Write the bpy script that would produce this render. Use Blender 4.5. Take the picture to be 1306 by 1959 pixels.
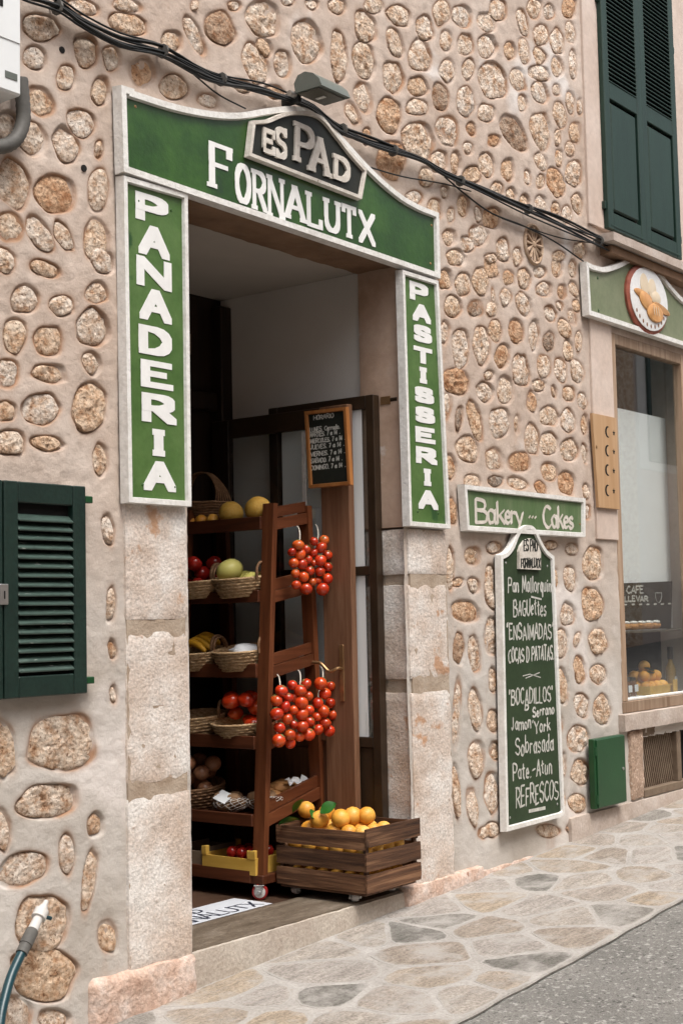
import bpy, math, random
import numpy as np
from mathutils import Vector, Matrix, noise
random.seed(7); RNG = np.random.default_rng(7)
for o in list(bpy.data.objects): bpy.data.objects.remove(o)
SC = bpy.context.scene; COL = SC.collection
# ------------------------------------------------------------------ camera
FPX = 2721.0; PCX, PCY = 653.0, 979.5
YAW, PIT, ROL = math.radians(52.612), math.radians(4.1827), math.radians(-1.2378)
CAM = Vector((0, -4.0, 1.6))
FW = Vector((math.sin(YAW)*math.cos(PIT), math.cos(YAW)*math.cos(PIT), math.sin(PIT)))
RT = FW.cross(Vector((0, 0, 1))).normalized(); UP = RT.cross(FW)
RT, UP = math.cos(ROL)*RT + math.sin(ROL)*UP, -math.sin(ROL)*RT + math.cos(ROL)*UP
cd = bpy.data.cameras.new('camera'); cam = bpy.data.objects.new('camera', cd); COL.objects.link(cam)
cam.matrix_world = Matrix(((RT.x, UP.x, -FW.x, CAM.x), (RT.y, UP.y, -FW.y, CAM.y), (RT.z, UP.z, -FW.z, CAM.z), (0, 0, 0, 1)))
cd.sensor_fit = 'VERTICAL'; cd.sensor_height = 36.0; cd.lens = 36.0*FPX/1959.0; cd.clip_start = 0.05; cd.clip_end = 500
SC.camera = cam
# ------------------------------------------------------------------ sky, sun, exposure
w = bpy.data.worlds.new('World'); SC.world = w; w.use_nodes = True
nt = w.node_tree; bg = nt.nodes['Background']; sky = nt.nodes.new('ShaderNodeTexSky'); sky.sky_type = 'NISHITA'
sky.sun_disc = False; SUN_EL, SUN_AZ = 64, 196          # degrees; azimuth from +Y clockwise
sky.sun_elevation = math.radians(SUN_EL); sky.sun_rotation = math.radians(SUN_AZ)
sky.air_density = 1.0; sky.dust_density = 6.0; sky.ozone_density = 0.6
hs = nt.nodes.new('ShaderNodeHueSaturation'); hs.inputs['Saturation'].default_value = 0.42
nt.links.new(sky.outputs[0], hs.inputs['Color']); nt.links.new(hs.outputs[0], bg.inputs['Color']); bg.inputs['Strength'].default_value = 0.14
sl = bpy.data.lights.new('sun', 'SUN'); sl.energy = 1.5; sl.angle = math.radians(22); sl.color = (1, .965, .915)
so = bpy.data.objects.new('sun', sl); COL.objects.link(so)
sd = Vector((math.sin(math.radians(SUN_AZ))*math.cos(math.radians(SUN_EL)), math.cos(math.radians(SUN_AZ))*math.cos(math.radians(SUN_EL)), math.sin(math.radians(SUN_EL))))
so.rotation_euler = (-sd).to_track_quat('-Z', 'Y').to_euler(); so.location = (0, -4, 12)
SC.view_settings.view_transform = 'Standard'; SC.view_settings.look = 'None'; SC.view_settings.gamma = 1
SC.view_settings.exposure = 0.72
SC.render.engine = 'CYCLES'
# ------------------------------------------------------------------ pixel -> place
def ray(px, py):
    px, py = float(px), float(py); return FW + (px-PCX)/FPX*RT - (py-PCY)/FPX*UP
def onY(px, py, y=0.0): d = ray(px, py); return CAM + d*((y-CAM.y)/d.y)
def onX(px, py, x): d = ray(px, py); return CAM + d*((x-CAM.x)/d.x)
def onZ(px, py, z): d = ray(px, py); return CAM + d*((z-CAM.z)/d.z)
GS, G0 = 0.0495, -0.075
def gz(x): return G0 + GS*x
def onG(px, py): d = ray(px, py); t = (CAM.z-G0)/(GS*d.x-d.z); return CAM + d*t
class Zm:                                      # coordinates read in an enlarged view of the photograph
    def __init__(s, ox, oy, k): s.o = (ox, oy); s.k = k
    def __call__(s, x, y): return (s.o[0]+x/s.k, s.o[1]+y/s.k)
class Plane:
    def __init__(s, axis, v):                  # axis 'Y' faces the street, axis 'X' faces -x
        s.a, s.v = axis, v
        s.ex = Vector((1, 0, 0)) if axis == 'Y' else Vector((0, -1, 0)); s.ez = Vector((0, 0, 1))
        s.n = Vector((0, -1, 0)) if axis == 'Y' else Vector((-1, 0, 0)); s.o = -s.n*v
    def uv(s, px, py):
        p = onY(px, py, s.v) if s.a == 'Y' else onX(px, py, s.v)
        return (p.dot(s.ex), p.z)
    def p3(s, u, v, h=0.0): return s.o + s.ex*u + s.ez*v + s.n*h
# ------------------------------------------------------------------ object helpers
POS = {}
def setp(o, parent):
    o.parent = parent; o.matrix_parent_inverse = Matrix.Translation(-POS[parent.name])
def tag(o, label=None, cat=None, group=None, kind=None):
    if label: o['label'] = label
    if cat: o['category'] = cat
    if group: o['group'] = group
    if kind: o['kind'] = kind
    return o
def thing(name, loc, label, cat, group=None):
    o = bpy.data.objects.new(name, None); COL.objects.link(o); o.location = loc; o.empty_display_size = .05
    POS[o.name] = Vector(loc); return tag(o, label, cat, group)
def link(name, me, loc, parent=None, rot=None, scale=None):
    o = bpy.data.objects.new(name, me); COL.objects.link(o); o.location = loc
    if rot is not None: o.rotation_euler = rot
    if scale is not None: o.scale = scale
    POS[o.name] = Vector(loc)
    if parent is not None: setp(o, parent)
    return o
class MB:
    def __init__(s): s.v = []; s.f = []
    def add(s, vs, fs):
        b = len(s.v); s.v += [tuple(p) for p in vs]; s.f += [tuple(i+b for i in q) for q in fs]; return s
    def box(s, a, b, M=None):
        (x0, y0, z0), (x1, y1, z1) = a, b
        vs = [Vector(p) for p in ((x0,y0,z0),(x1,y0,z0),(x1,y1,z0),(x0,y1,z0),(x0,y0,z1),(x1,y0,z1),(x1,y1,z1),(x0,y1,z1))]
        if M is not None: vs = [M @ p for p in vs]
        return s.add(vs, ((0,3,2,1),(4,5,6,7),(0,1,5,4),(1,2,6,5),(2,3,7,6),(3,0,4,7)))
    def bbox(s, a, b, c=.004, M=None):         # box with chamfered edges
        (x0, y0, z0), (x1, y1, z1) = a, b
        c = min(c, (x1-x0)*.45, (y1-y0)*.45, (z1-z0)*.45)
        ids = {}; vs = []
        for i, x in enumerate((x0, x1)):
            for j, y in enumerate((y0, y1)):
                for k, z in enumerate((z0, z1)):
                    sx, sy, sz = (c if i == 0 else -c), (c if j == 0 else -c), (c if k == 0 else -c)
                    ids[i,j,k,0] = len(vs); vs.append(Vector((x, y+sy, z+sz)))
                    ids[i,j,k,1] = len(vs); vs.append(Vector((x+sx, y, z+sz)))
                    ids[i,j,k,2] = len(vs); vs.append(Vector((x+sx, y+sy, z)))
        fs = []
        for i in (0, 1):
            q = [ids[i,0,0,0], ids[i,1,0,0], ids[i,1,1,0], ids[i,0,1,0]]; fs.append(q if i else q[::-1])
            q = [ids[0,i,0,1], ids[1,i,0,1], ids[1,i,1,1], ids[0,i,1,1]]; fs.append(q[::-1] if i else q)
            q = [ids[0,0,i,2], ids[1,0,i,2], ids[1,1,i,2], ids[0,1,i,2]]; fs.append(q if i else q[::-1])
        for a_ in (0, 1):
            for b_ in (0, 1):
                fs.append([ids[a_,b_,0,0], ids[a_,b_,1,0], ids[a_,b_,1,1], ids[a_,b_,0,1]][::(1 if (a_^b_) else -1)])
                fs.append([ids[a_,0,b_,0], ids[a_,1,b_,0], ids[a_,1,b_,2], ids[a_,0,b_,2]][::(-1 if (a_^b_) else 1)])
                fs.append([ids[0,a_,b_,1], ids[1,a_,b_,1], ids[1,a_,b_,2], ids[0,a_,b_,2]][::(1 if (a_^b_) else -1)])
                for k in (0, 1):
                    fs.append([ids[a_,b_,k,0], ids[a_,b_,k,1], ids[a_,b_,k,2]][::(-1 if (a_^b_^k) else 1)])
        if M is not None: vs = [M @ p for p in vs]
        return s.add(vs, fs)
    def prism(s, pts, d):                      # closed 3-D outline pts pushed along vector d
        n = len(pts); d = Vector(d)
        return s.add(list(pts)+[Vector(p)+d for p in pts], [tuple(range(n)), tuple(range(2*n-1, n-1, -1))]+[(i, i+n, (i+1) % n+n, (i+1) % n) for i in range(n)])
    def tube(s, path, r, n=6, caps=True):
        path = [Vector(p) for p in path]; rs = r if isinstance(r, (list, tuple)) else [r]*len(path)
        rings = []; pn = None
        for i, p in enumerate(path):
            t = (path[min(i+1, len(path)-1)]-path[max(i-1, 0)])
            t = t.normalized() if t.length > 1e-9 else Vector((0, 0, 1))
            if pn is None:
                pn = t.cross(Vector((0, 0, 1)) if abs(t.z) < .9 else Vector((1, 0, 0))).normalized()
            else:
                pn = (pn - t*pn.dot(t)).normalized()
            b = t.cross(pn)
            rings.append([p+(pn*math.cos(2*math.pi*k/n)+b*math.sin(2*math.pi*k/n))*rs[i] for k in range(n)])
        vs = [q for g in rings for q in g]; fs = []
        for i in range(len(path)-1):
            for k in range(n): fs.append((i*n+k, i*n+(k+1) % n, (i+1)*n+(k+1) % n, (i+1)*n+k))
        if caps: fs += [tuple(range(n-1, -1, -1)), tuple((len(path)-1)*n+k for k in range(n))]
        return s.add(vs, fs)
    def lathe(s, prof, n=16, c=(0, 0, 0), axis='z', sx=1, sy=1, caps=True):
        vs = []; fs = []; c = Vector(c)
        for r, h in prof:
            for k in range(n):
                a = 2*math.pi*k/n; p = (r*math.cos(a)*sx, r*math.sin(a)*sy, h)
                if axis == 'x': p = (p[2], p[0], p[1])
                if axis == 'y': p = (p[1], p[2], p[0])
                vs.append(c+Vector(p))
        for i in range(len(prof)-1):
            for k in range(n): fs.append((i*n+k, i*n+(k+1) % n, (i+1)*n+(k+1) % n, (i+1)*n+k))
        if caps: fs += [tuple(range(n-1, -1, -1)), tuple((len(prof)-1)*n+k for k in range(n))]
        return s.add(vs, fs)
    def ball(s, c, r, n=12, m=8, sc=(1, 1, 1), bump=0, seed=0):
        vs = []; fs = []; c = Vector(c)
        for i in range(1, m):
            th = math.pi*i/m
            for k in range(n):
                a = 2*math.pi*k/n; d = Vector((math.sin(th)*math.cos(a), math.sin(th)*math.sin(a), math.cos(th)))
                q = 1+bump*noise.noise(d*1.7+Vector((seed, seed*.7, 0)))
                vs.append(c+Vector((d.x*sc[0], d.y*sc[1], d.z*sc[2]))*r*q)
        t = len(vs); vs += [c+Vector((0, 0, r*sc[2])), c-Vector((0, 0, r*sc[2]))]
        for i in range(m-2):
            for k in range(n): fs.append((i*n+k, (i+1)*n+k, (i+1)*n+(k+1) % n, i*n+(k+1) % n))
        for k in range(n): fs += [(t, k, (k+1) % n), (t+1, (m-2)*n+(k+1) % n, (m-2)*n+k)]
        return s.add(vs, fs)
    def mesh(s, name, mat, smooth=False, origin=None):
        vs = np.array([tuple(p) for p in s.v], dtype=np.float64)
        if origin is not None: vs = vs-np.array(origin)
        me = bpy.data.meshes.new(name); me.from_pydata(vs.tolist(), [], s.f); me.materials.append(mat)
        if smooth: me.polygons.foreach_set('use_smooth', [True]*len(me.polygons))
        me.update(); return me
    def obj(s, name, mat, parent=None, smooth=False):
        vs = np.array([tuple(p) for p in s.v]); lo, hi = vs.min(0), vs.max(0)
        og = ((lo[0]+hi[0])/2, (lo[1]+hi[1])/2, lo[2])
        return link(name, s.mesh(name, mat, smooth, og), og, parent)
def autosmooth(o, deg=40):
    me = o.data; me.polygons.foreach_set('use_smooth', [True]*len(me.polygons))
    try: me.set_sharp_from_angle(angle=math.radians(deg))
    except Exception: pass
    return o
def catmull(P, k=6):
    P = [Vector(p) for p in P]; Q = [P[0]*2-P[1]]+P+[P[-1]*2-P[-2]]; out = []
    for i in range(1, len(Q)-2):
        for j in range(k):
            t = j/k; a, b, c, d = Q[i-1], Q[i], Q[i+1], Q[i+2]
            out.append(.5*((2*b)+(c-a)*t+(2*a-5*b+4*c-d)*t*t+(3*b-a-3*c+d)*t**3))
    return out+[P[-1]]
# ------------------------------------------------------------------ materials
MATS = {}
def ramp(nt, stops):
    r = nt.nodes.new('ShaderNodeValToRGB'); e = r.color_ramp.elements
    while len(e) < len(stops): e.new(.5)
    for k, (p, c) in enumerate(stops): e[k].position = p; e[k].color = (*c, 1)
    return r
def base(name):
    m = bpy.data.materials.new(name); m.use_nodes = True; nt = m.node_tree; MATS[name] = m
    return m, nt, nt.nodes['Principled BSDF']
def N(nt, t, **kw):
    n = nt.nodes.new(t)
    for k, v in kw.items():
        if k in n.inputs: n.inputs[k].default_value = v
        else: setattr(n, k, v)
    return n
def coords(nt, scale=(1, 1, 1), obj=False, rnd=False):
    if obj: src = nt.nodes.new('ShaderNodeTexCoord').outputs['Object']
    else: src = nt.nodes.new('ShaderNodeNewGeometry').outputs['Position']
    if rnd:
        oi = nt.nodes.new('ShaderNodeObjectInfo'); cv = N(nt, 'ShaderNodeVectorMath', operation='MULTIPLY_ADD')
        nt.links.new(oi.outputs['Random'], cv.inputs[0]); cv.inputs[1].default_value = (37, 53, 71); nt.links.new(src, cv.inputs[2]); src = cv.outputs[0]
    mp = nt.nodes.new('ShaderNodeMapping'); mp.inputs['Scale'].default_value = scale; nt.links.new(src, mp.inputs['Vector'])
    return mp.outputs['Vector']
def mixc(nt, fac, a, b, mode='MIX'):
    m = nt.nodes.new('ShaderNodeMix'); m.data_type = 'RGBA'; m.blend_type = mode
    for sck, v in ((m.inputs[0], fac), (m.inputs[6], a), (m.inputs[7], b)):
        if hasattr(v, 'is_linked') or hasattr(v, 'links'): nt.links.new(v, sck)
        elif isinstance(v, (int, float)): sck.default_value = v
        else: sck.default_value = (*v, 1)
    return m.outputs[2]
def pmat(name, stops, scale=8, rough=.6, bump=.2, bscale=None, detail=8, stretch=(1, 1, 1), obj=False, rnd=False, spec=.3, coat=0, speck=None, bdist=.01, metal=0, vary=0, distort=0, fine=None):
    """noise -> colour ramp, with relief; speck=(colour, threshold, scale) adds small spots with their own shape"""
    m, nt, b = base(name); vec = coords(nt, stretch, obj, rnd)
    n1 = N(nt, 'ShaderNodeTexNoise', Scale=scale, Detail=detail, Roughness=.62, Distortion=distort); nt.links.new(vec, n1.inputs['Vector'])
    r = ramp(nt, stops); nt.links.new(n1.outputs[0], r.inputs[0]); col = r.outputs[0]
    if fine:
        nf = N(nt, 'ShaderNodeTexNoise', Scale=fine[0], Detail=4); nt.links.new(vec, nf.inputs['Vector'])
        rf = ramp(nt, [(.3, (1-fine[1],)*3), (.7, (1+fine[1],)*3)]); nt.links.new(nf.outputs[0], rf.inputs[0]); col = mixc(nt, 1.0, col, rf.outputs[0], 'MULTIPLY')
    if speck:
        for c, th, sc in (speck if isinstance(speck, list) else [speck]):
            n2 = N(nt, 'ShaderNodeTexNoise', Scale=sc, Detail=5, Roughness=.6); nt.links.new(vec, n2.inputs['Vector'])
            rr = ramp(nt, [(th, (0, 0, 0)), (min(th+.06, 1), (1, 1, 1))]); nt.links.new(n2.outputs[0], rr.inputs[0]); col = mixc(nt, rr.outputs[0], col, c)
    if vary:
        oi = nt.nodes.new('ShaderNodeObjectInfo'); rv = ramp(nt, [(0, (1-vary,)*3), (1, (1+vary,)*3)]); nt.links.new(oi.outputs['Random'], rv.inputs[0])
        col = mixc(nt, 1.0, col, rv.outputs[0], 'MULTIPLY')
    nt.links.new(col, b.inputs['Base Color'])
    b.inputs['Roughness'].default_value = rough; b.inputs['Specular IOR Level'].default_value = spec; b.inputs['Metallic'].default_value = metal
    if coat: b.inputs['Coat Weight'].default_value = coat; b.inputs['Coat Roughness'].default_value = .15
    if bump:
        nb = N(nt, 'ShaderNodeTexNoise', Scale=bscale or scale*5, Detail=8, Roughness=.6); nt.links.new(vec, nb.inputs['Vector'])
        bp = N(nt, 'ShaderNodeBump', Strength=bump, Distance=bdist); nt.links.new(nb.outputs[0], bp.inputs['Height']); nt.links.new(bp.outputs[0], b.inputs['Normal'])
    return m
def wood(name, c1, c2, c3, axis, rough=.55, freq=26, spec=.3, bump=.25, obj=True, al=.07):
    st = [1, 1, 1]; st['xyz'.index(axis)] = al
    return pmat(name, [(.25, c1), (.5, c2), (.72, c3)], scale=freq, rough=rough, bump=bump, bscale=freq*2.5, stretch=st, obj=obj, rnd=True, spec=spec, detail=6, bdist=.004, vary=.22, distort=.6)
def plaster_mat():
    m, nt, b = base('plaster'); P = coords(nt)
    n1 = N(nt, 'ShaderNodeTexNoise', Scale=1.6, Detail=7, Roughness=.62); nt.links.new(P, n1.inputs['Vector'])
    r1 = ramp(nt, [(.28, (.44, .345, .282)), (.5, (.525, .432, .366)), (.72, (.59, .51, .448))]); nt.links.new(n1.outputs[0], r1.inputs[0])
    n2 = N(nt, 'ShaderNodeTexNoise', Scale=14, Detail=6, Roughness=.7); nt.links.new(P, n2.inputs['Vector'])
    r2 = ramp(nt, [(.3, (.86, .84, .82)), (.7, (1.09, 1.09, 1.09))]); nt.links.new(n2.outputs[0], r2.inputs[0])
    col = mixc(nt, 1.0, r1.outputs[0], r2.outputs[0], 'MULTIPLY')
    # grey cement render towards the foot of the wall on the left, patchy edge
    sx = nt.nodes.new('ShaderNodeSeparateXYZ'); nt.links.new(P, sx.inputs[0])
    ma = N(nt, 'ShaderNodeMath', operation='MULTIPLY_ADD'); nt.links.new(n1.outputs[0], ma.inputs[0]); ma.inputs[1].default_value = 2.2; nt.links.new(sx.outputs[2], ma.inputs[2])
    rg = ramp(nt, [(0, (1, 1, 1)), (1, (0, 0, 0))]); mr = N(nt, 'ShaderNodeMapRange'); mr.inputs[1].default_value = 2.35; mr.inputs[2].default_value = 3.35
    nt.links.new(ma.outputs[0], mr.inputs[0]); nt.links.new(mr.outputs[0], rg.inputs[0])
    n3 = N(nt, 'ShaderNodeTexNoise', Scale=2.6, Detail=6); nt.links.new(P, n3.inputs['Vector'])
    rc = ramp(nt, [(.35, (.42, .38, .335)), (.65, (.55, .515, .475))]); nt.links.new(n3.outputs[0], rc.inputs[0])
    col = mixc(nt, rg.outputs[0], col, rc.outputs[0])
    # white lime patches
    n4 = N(nt, 'ShaderNodeTexNoise', Scale=1.15, Detail=5, Distortion=.8); nt.links.new(P, n4.inputs['Vector'])
    r4 = ramp(nt, [(.62, (0, 0, 0)), (.70, (1, 1, 1))]); nt.links.new(n4.outputs[0], r4.inputs[0]); col = mixc(nt, r4.outputs[0], col, (.66, .61, .57))
    # brown weather stains
    n5 = N(nt, 'ShaderNodeTexNoise', Scale=3.2, Detail=8, Roughness=.7); nt.links.new(coords(nt, (1, 1, .45)), n5.inputs['Vector'])
    r5 = ramp(nt, [(.58, (0, 0, 0)), (.76, (.6, .6, .6))]); nt.links.new(n5.outputs[0], r5.inputs[0]); col = mixc(nt, r5.outputs[0], col, (.36, .22, .14))
    # iron-brown rims around the stones, kept as a vertex attribute
    at = nt.nodes.new('ShaderNodeAttribute'); at.attribute_name = 'rim'; col = mixc(nt, at.outputs['Fac'], col, (.31, .17, .095))
    nt.links.new(col, b.inputs['Base Color']); b.inputs['Roughness'].default_value = .92; b.inputs['Specular IOR Level'].default_value = .15
    nb = N(nt, 'ShaderNodeTexNoise', Scale=85, Detail=9, Roughness=.75); nt.links.new(P, nb.inputs['Vector'])
    bp = N(nt, 'ShaderNodeBump', Strength=.5, Distance=.008); nt.links.new(nb.outputs[0], bp.inputs['Height']); nt.links.new(bp.outputs[0], b.inputs['Normal'])
    return m
def stone_mat(name='field_stone'):
    m, nt, b = base(name); P = coords(nt); oi = nt.nodes.new('ShaderNodeObjectInfo')
    n1 = N(nt, 'ShaderNodeTexNoise', Scale=17, Detail=8, Roughness=.68); nt.links.new(P, n1.inputs['Vector'])
    r1 = ramp(nt, [(.30, (.26, .135, .07)), (.385, (.48, .32, .215)), (.47, (.62, .505, .41)), (.59, (.78, .72, .655))]); nt.links.new(n1.outputs[0], r1.inputs[0])
    r2 = ramp(nt, [(0, (1.12, 1.08, 1.04)), (.3, (1.02, .90, .77)), (.6, (1.06, 1.03, 1.0)), (.86, (1.0, .84, .68)), (.95, (.84, .60, .42)), (1, (.42, .40, .38))]); nt.links.new(oi.outputs['Random'], r2.inputs[0])
    col = mixc(nt, 1.0, r1.outputs[0], r2.outputs[0], 'MULTIPLY')
    n3 = N(nt, 'ShaderNodeTexNoise', Scale=70, Detail=6, Roughness=.75); nt.links.new(P, n3.inputs['Vector'])
    r3 = ramp(nt, [(.33, (.50, .40, .33)), (.48, (1, 1, 1)), (.7, (1.16, 1.16, 1.16))]); nt.links.new(n3.outputs[0], r3.inputs[0]); col = mixc(nt, 1.0, col, r3.outputs[0], 'MULTIPLY')
    n5 = N(nt, 'ShaderNodeTexNoise', Scale=95, Detail=3, Roughness=.6); nt.links.new(P, n5.inputs['Vector']); r5 = ramp(nt, [(.615, (0, 0, 0)), (.67, (.85, .85, .85))]); nt.links.new(n5.outputs[0], r5.inputs[0]); col = mixc(nt, r5.outputs[0], col, (.17, .085, .045))
    nt.links.new(col, b.inputs['Base Color']); b.inputs['Roughness'].default_value = .9; b.inputs['Specular IOR Level'].default_value = .2
    v = N(nt, 'ShaderNodeTexVoronoi', Scale=55, feature='F1'); nt.links.new(P, v.inputs['Vector'])
    ad = N(nt, 'ShaderNodeMath', operation='MULTIPLY_ADD'); nt.links.new(v.outputs[0], ad.inputs[0]); ad.inputs[1].default_value = .55; nt.links.new(n3.outputs[0], ad.inputs[2])
    bp = N(nt, 'ShaderNodeBump', Strength=1.0, Distance=.016); nt.links.new(ad.outputs[0], bp.inputs['Height']); nt.links.new(bp.outputs[0], b.inputs['Normal'])
    return m
def flag_mat():
    m, nt, b = base('flagstone'); P = coords(nt); oi = nt.nodes.new('ShaderNodeObjectInfo')
    r0 = ramp(nt, [(0, (.33, .285, .235)), (.18, (.35, .32, .285)), (.34, (.30, .26, .22)), (.46, (.345, .32, .295)), (.60, (.24, .23, .21)), (.70, (.345, .29, .225)), (.80, (.17, .165, .15)), (.90, (.33, .295, .26)), (1, (.36, .345, .32))])
    r0.color_ramp.interpolation = 'CONSTANT'; nt.links.new(oi.outputs['Random'], r0.inputs[0])
    n1 = N(nt, 'ShaderNodeTexNoise', Scale=9, Detail=8, Roughness=.7); nt.links.new(coords(nt, (.45, 2.4, 1)), n1.inputs['Vector'])
    r1 = ramp(nt, [(.3, (.66, .64, .62)), (.7, (1.26, 1.24, 1.22))]); nt.links.new(n1.outputs[0], r1.inputs[0]); col = mixc(nt, 1.0, r0.outputs[0], r1.outputs[0], 'MULTIPLY')
    n2 = N(nt, 'ShaderNodeTexNoise', Scale=75, Detail=6, Roughness=.7); nt.links.new(P, n2.inputs['Vector'])
    r2 = ramp(nt, [(.36, (.6, .58, .56)), (.52, (1, 1, 1)), (.68, (1.25, 1.25, 1.25))]); nt.links.new(n2.outputs[0], r2.inputs[0]); col = mixc(nt, 1.0, col, r2.outputs[0], 'MULTIPLY')
    # pale cement smeared over the stone
    n4 = N(nt, 'ShaderNodeTexNoise', Scale=4.5, Detail=7, Roughness=.7); nt.links.new(P, n4.inputs['Vector'])
    r4 = ramp(nt, [(.48, (0, 0, 0)), (.64, (.85, .85, .85))]); nt.links.new(n4.outputs[0], r4.inputs[0]); col = mixc(nt, r4.outputs[0], col, (.38, .36, .335))
    at = nt.nodes.new('ShaderNodeAttribute'); at.attribute_name = 'edge'; n6 = N(nt, 'ShaderNodeTexNoise', Scale=22, Detail=6, Roughness=.7); nt.links.new(P, n6.inputs['Vector'])
    ma = N(nt, 'ShaderNodeMath', operation='MULTIPLY_ADD'); nt.links.new(n6.outputs[0], ma.inputs[0]); ma.inputs[1].default_value = 1.3; nt.links.new(at.outputs['Fac'], ma.inputs[2])
    r6 = ramp(nt, [(.0, (0, 0, 0)), (1, (1, 1, 1))]); mr = N(nt, 'ShaderNodeMapRange'); mr.inputs[1].default_value = .95; mr.inputs[2].default_value = 1.45; nt.links.new(ma.outputs[0], mr.inputs[0]); nt.links.new(mr.outputs[0], r6.inputs[0]); col = mixc(nt, r6.outputs[0], col, (.375, .355, .33))
    nt.links.new(col, b.inputs['Base Color']); b.inputs['Roughness'].default_value = .72; b.inputs['Specular IOR Level'].default_value = .35
    bp = N(nt, 'ShaderNodeBump', Strength=.7, Distance=.012); nt.links.new(n2.outputs[0], bp.inputs['Height']); nt.links.new(bp.outputs[0], b.inputs['Normal'])
    return m
def glass_mat(name, tint=(.97, .985, .98), refl=1.0):
    m, nt, b = base(name); nt.nodes.remove(b); out = nt.nodes['Material Output']
    tr = N(nt, 'ShaderNodeBsdfTransparent'); tr.inputs[0].default_value = (*tint, 1)
    gl = N(nt, 'ShaderNodeBsdfGlossy', Roughness=.015); gl.inputs[0].default_value = (refl, refl, refl, 1)
    lw = N(nt, 'ShaderNodeLayerWeight', Blend=.5); pw = N(nt, 'ShaderNodeMath', operation='POWER'); pw.inputs[1].default_value = 4.0; nt.links.new(lw.outputs['Facing'], pw.inputs[0])
    fr = N(nt, 'ShaderNodeMath', operation='MULTIPLY_ADD'); fr.inputs[1].default_value = 1.1; fr.inputs[2].default_value = .06; nt.links.new(pw.outputs[0], fr.inputs[0]); mx = nt.nodes.new('ShaderNodeMixShader')
    nt.links.new(fr.outputs[0], mx.inputs[0]); nt.links.new(tr.outputs[0], mx.inputs[1]); nt.links.new(gl.outputs[0], mx.inputs[2]); nt.links.new(mx.outputs[0], out.inputs[0])
    return m
M_PL = plaster_mat(); M_ST = stone_mat(); M_FLAG = flag_mat(); M_GLASS = glass_mat('window_glass')
M_BAND = pmat('smooth_render', [(.3, (.50, .395, .33)), (.7, (.62, .52, .455))], 2.2, .9, .15, 60, fine=(30, .06), speck=((.42, .33, .27), .66, 5))
M_JAMB = pmat('dressed_limestone', [(.30, (.44, .335, .26)), (.46, (.57, .485, .42)), (.62, (.68, .645, .605))], 3.4, .88, .5, 60, detail=9, rnd=True, fine=(90, .2), speck=[((.46, .28, .175), .62, 5.5), ((.36, .285, .23), .67, 30)], bdist=.014)
M_REVEAL = pmat('pink_reveal_render', [(.3, (.42, .285, .205)), (.55, (.50, .36, .275)), (.75, (.57, .445, .365))], 3.2, .85, .2, 40, fine=(25, .06), speck=((.62, .56, .52), .66, 6))
M_LINT = pmat('brown_lintel', [(.3, (.16, .095, .055)), (.7, (.26, .16, .10))], 5, .85, .3, 40)
M_JOINT = pmat('joint_mortar', [(.3, (.30, .225, .16)), (.7, (.44, .365, .29))], 9, .95, .6, 60)
M_CORNER = pmat('pink_corner_stone', [(.3, (.40, .24, .17)), (.5, (.55, .40, .32)), (.72, (.68, .60, .55))], 7, .85, .9, 40, fine=(60, .18), speck=((.30, .14, .08), .66, 14), bdist=.014)
M_STEP = pmat('step_stone', [(.3, (.36, .30, .25)), (.6, (.47, .42, .36)), (.75, (.54, .49, .44))], 5, .8, .5, 55, fine=(80, .12), speck=((.30, .22, .15), .68, 9))
M_TREAD = pmat('worn_tread', [(.3, (.075, .055, .038)), (.55, (.14, .11, .08)), (.75, (.24, .20, .16))], 9, .5, .4, 50, stretch=(.5, 1.6, 1), fine=(60, .25), speck=((.42, .38, .33), .69, 12), spec=.4)
M_WHITEWALL = pmat('white_interior_paint', [(.3, (.60, .57, .53)), (.7, (.68, .66, .62))], 1.5, .8, .05, 40)
M_CEIL = pmat('ceiling_paint', [(.3, (.42, .385, .34)), (.7, (.50, .46, .41))], 1.5, .85, .05, 40)
M_DARKWOOD = wood('dark_panelling', (.010, .006, .004), (.018, .010, .006), (.03, .017, .010), 'z', .45)
M_FLOORT = pmat('shop_floor_tile', [(.3, (.05, .028, .018)), (.7, (.09, .052, .034))], 6, .4, .1, 40)
M_RACK = wood('red_brown_wood', (.062, .019, .008), (.115, .036, .014), (.175, .06, .025), 'z', .42, 30)
M_RACKX = wood('red_brown_wood_cross', (.06, .019, .008), (.108, .034, .014), (.16, .055, .024), 'x', .42, 30)
M_RACKY = wood('shaded_shelf_wood', (.05, .016, .007), (.085, .026, .011), (.12, .038, .017), 'y', .45, 30)  # rack wood colour darkened for the shade inside the shelves
M_CRX = wood('weathered_crate_wood', (.012, .006, .004), (.10, .047, .024), (.25, .135, .072), 'x', .65, 46, bump=.9, al=.045)
M_CRY = wood('weathered_crate_wood_side', (.012, .006, .004), (.10, .047, .024), (.25, .135, .072), 'y', .65, 46, bump=.9, al=.045)
M_CRZ = wood('crate_corner_wood', (.035, .018, .011), (.07, .037, .022), (.12, .066, .04), 'z', .7, 30, bump=.5)
M_DOORW = wood('oak_door_wood', (.085, .040, .022), (.145, .072, .040), (.21, .115, .068), 'z', .5, 26)
M_FRAMEB = pmat('brown_frame_paint', [(.3, (.022, .013, .007)), (.7, (.038, .023, .013))], 10, .38, .08, 60, spec=.4)
M_WFRAME = wood('weathered_window_wood', (.20, .125, .078), (.31, .215, .145), (.40, .30, .22), 'z', .7, 22)
M_GREEN = pmat('green_board_paint', [(.3, (.011, .042, .006)), (.5, (.020, .068, .009)), (.7, (.040, .108, .015))], 3.5, .32, .1, 60, fine=(40, .08), speck=[((.014, .045, .012), .64, 4), ((.13, .24, .10), .735, 30)], spec=.5)
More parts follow.
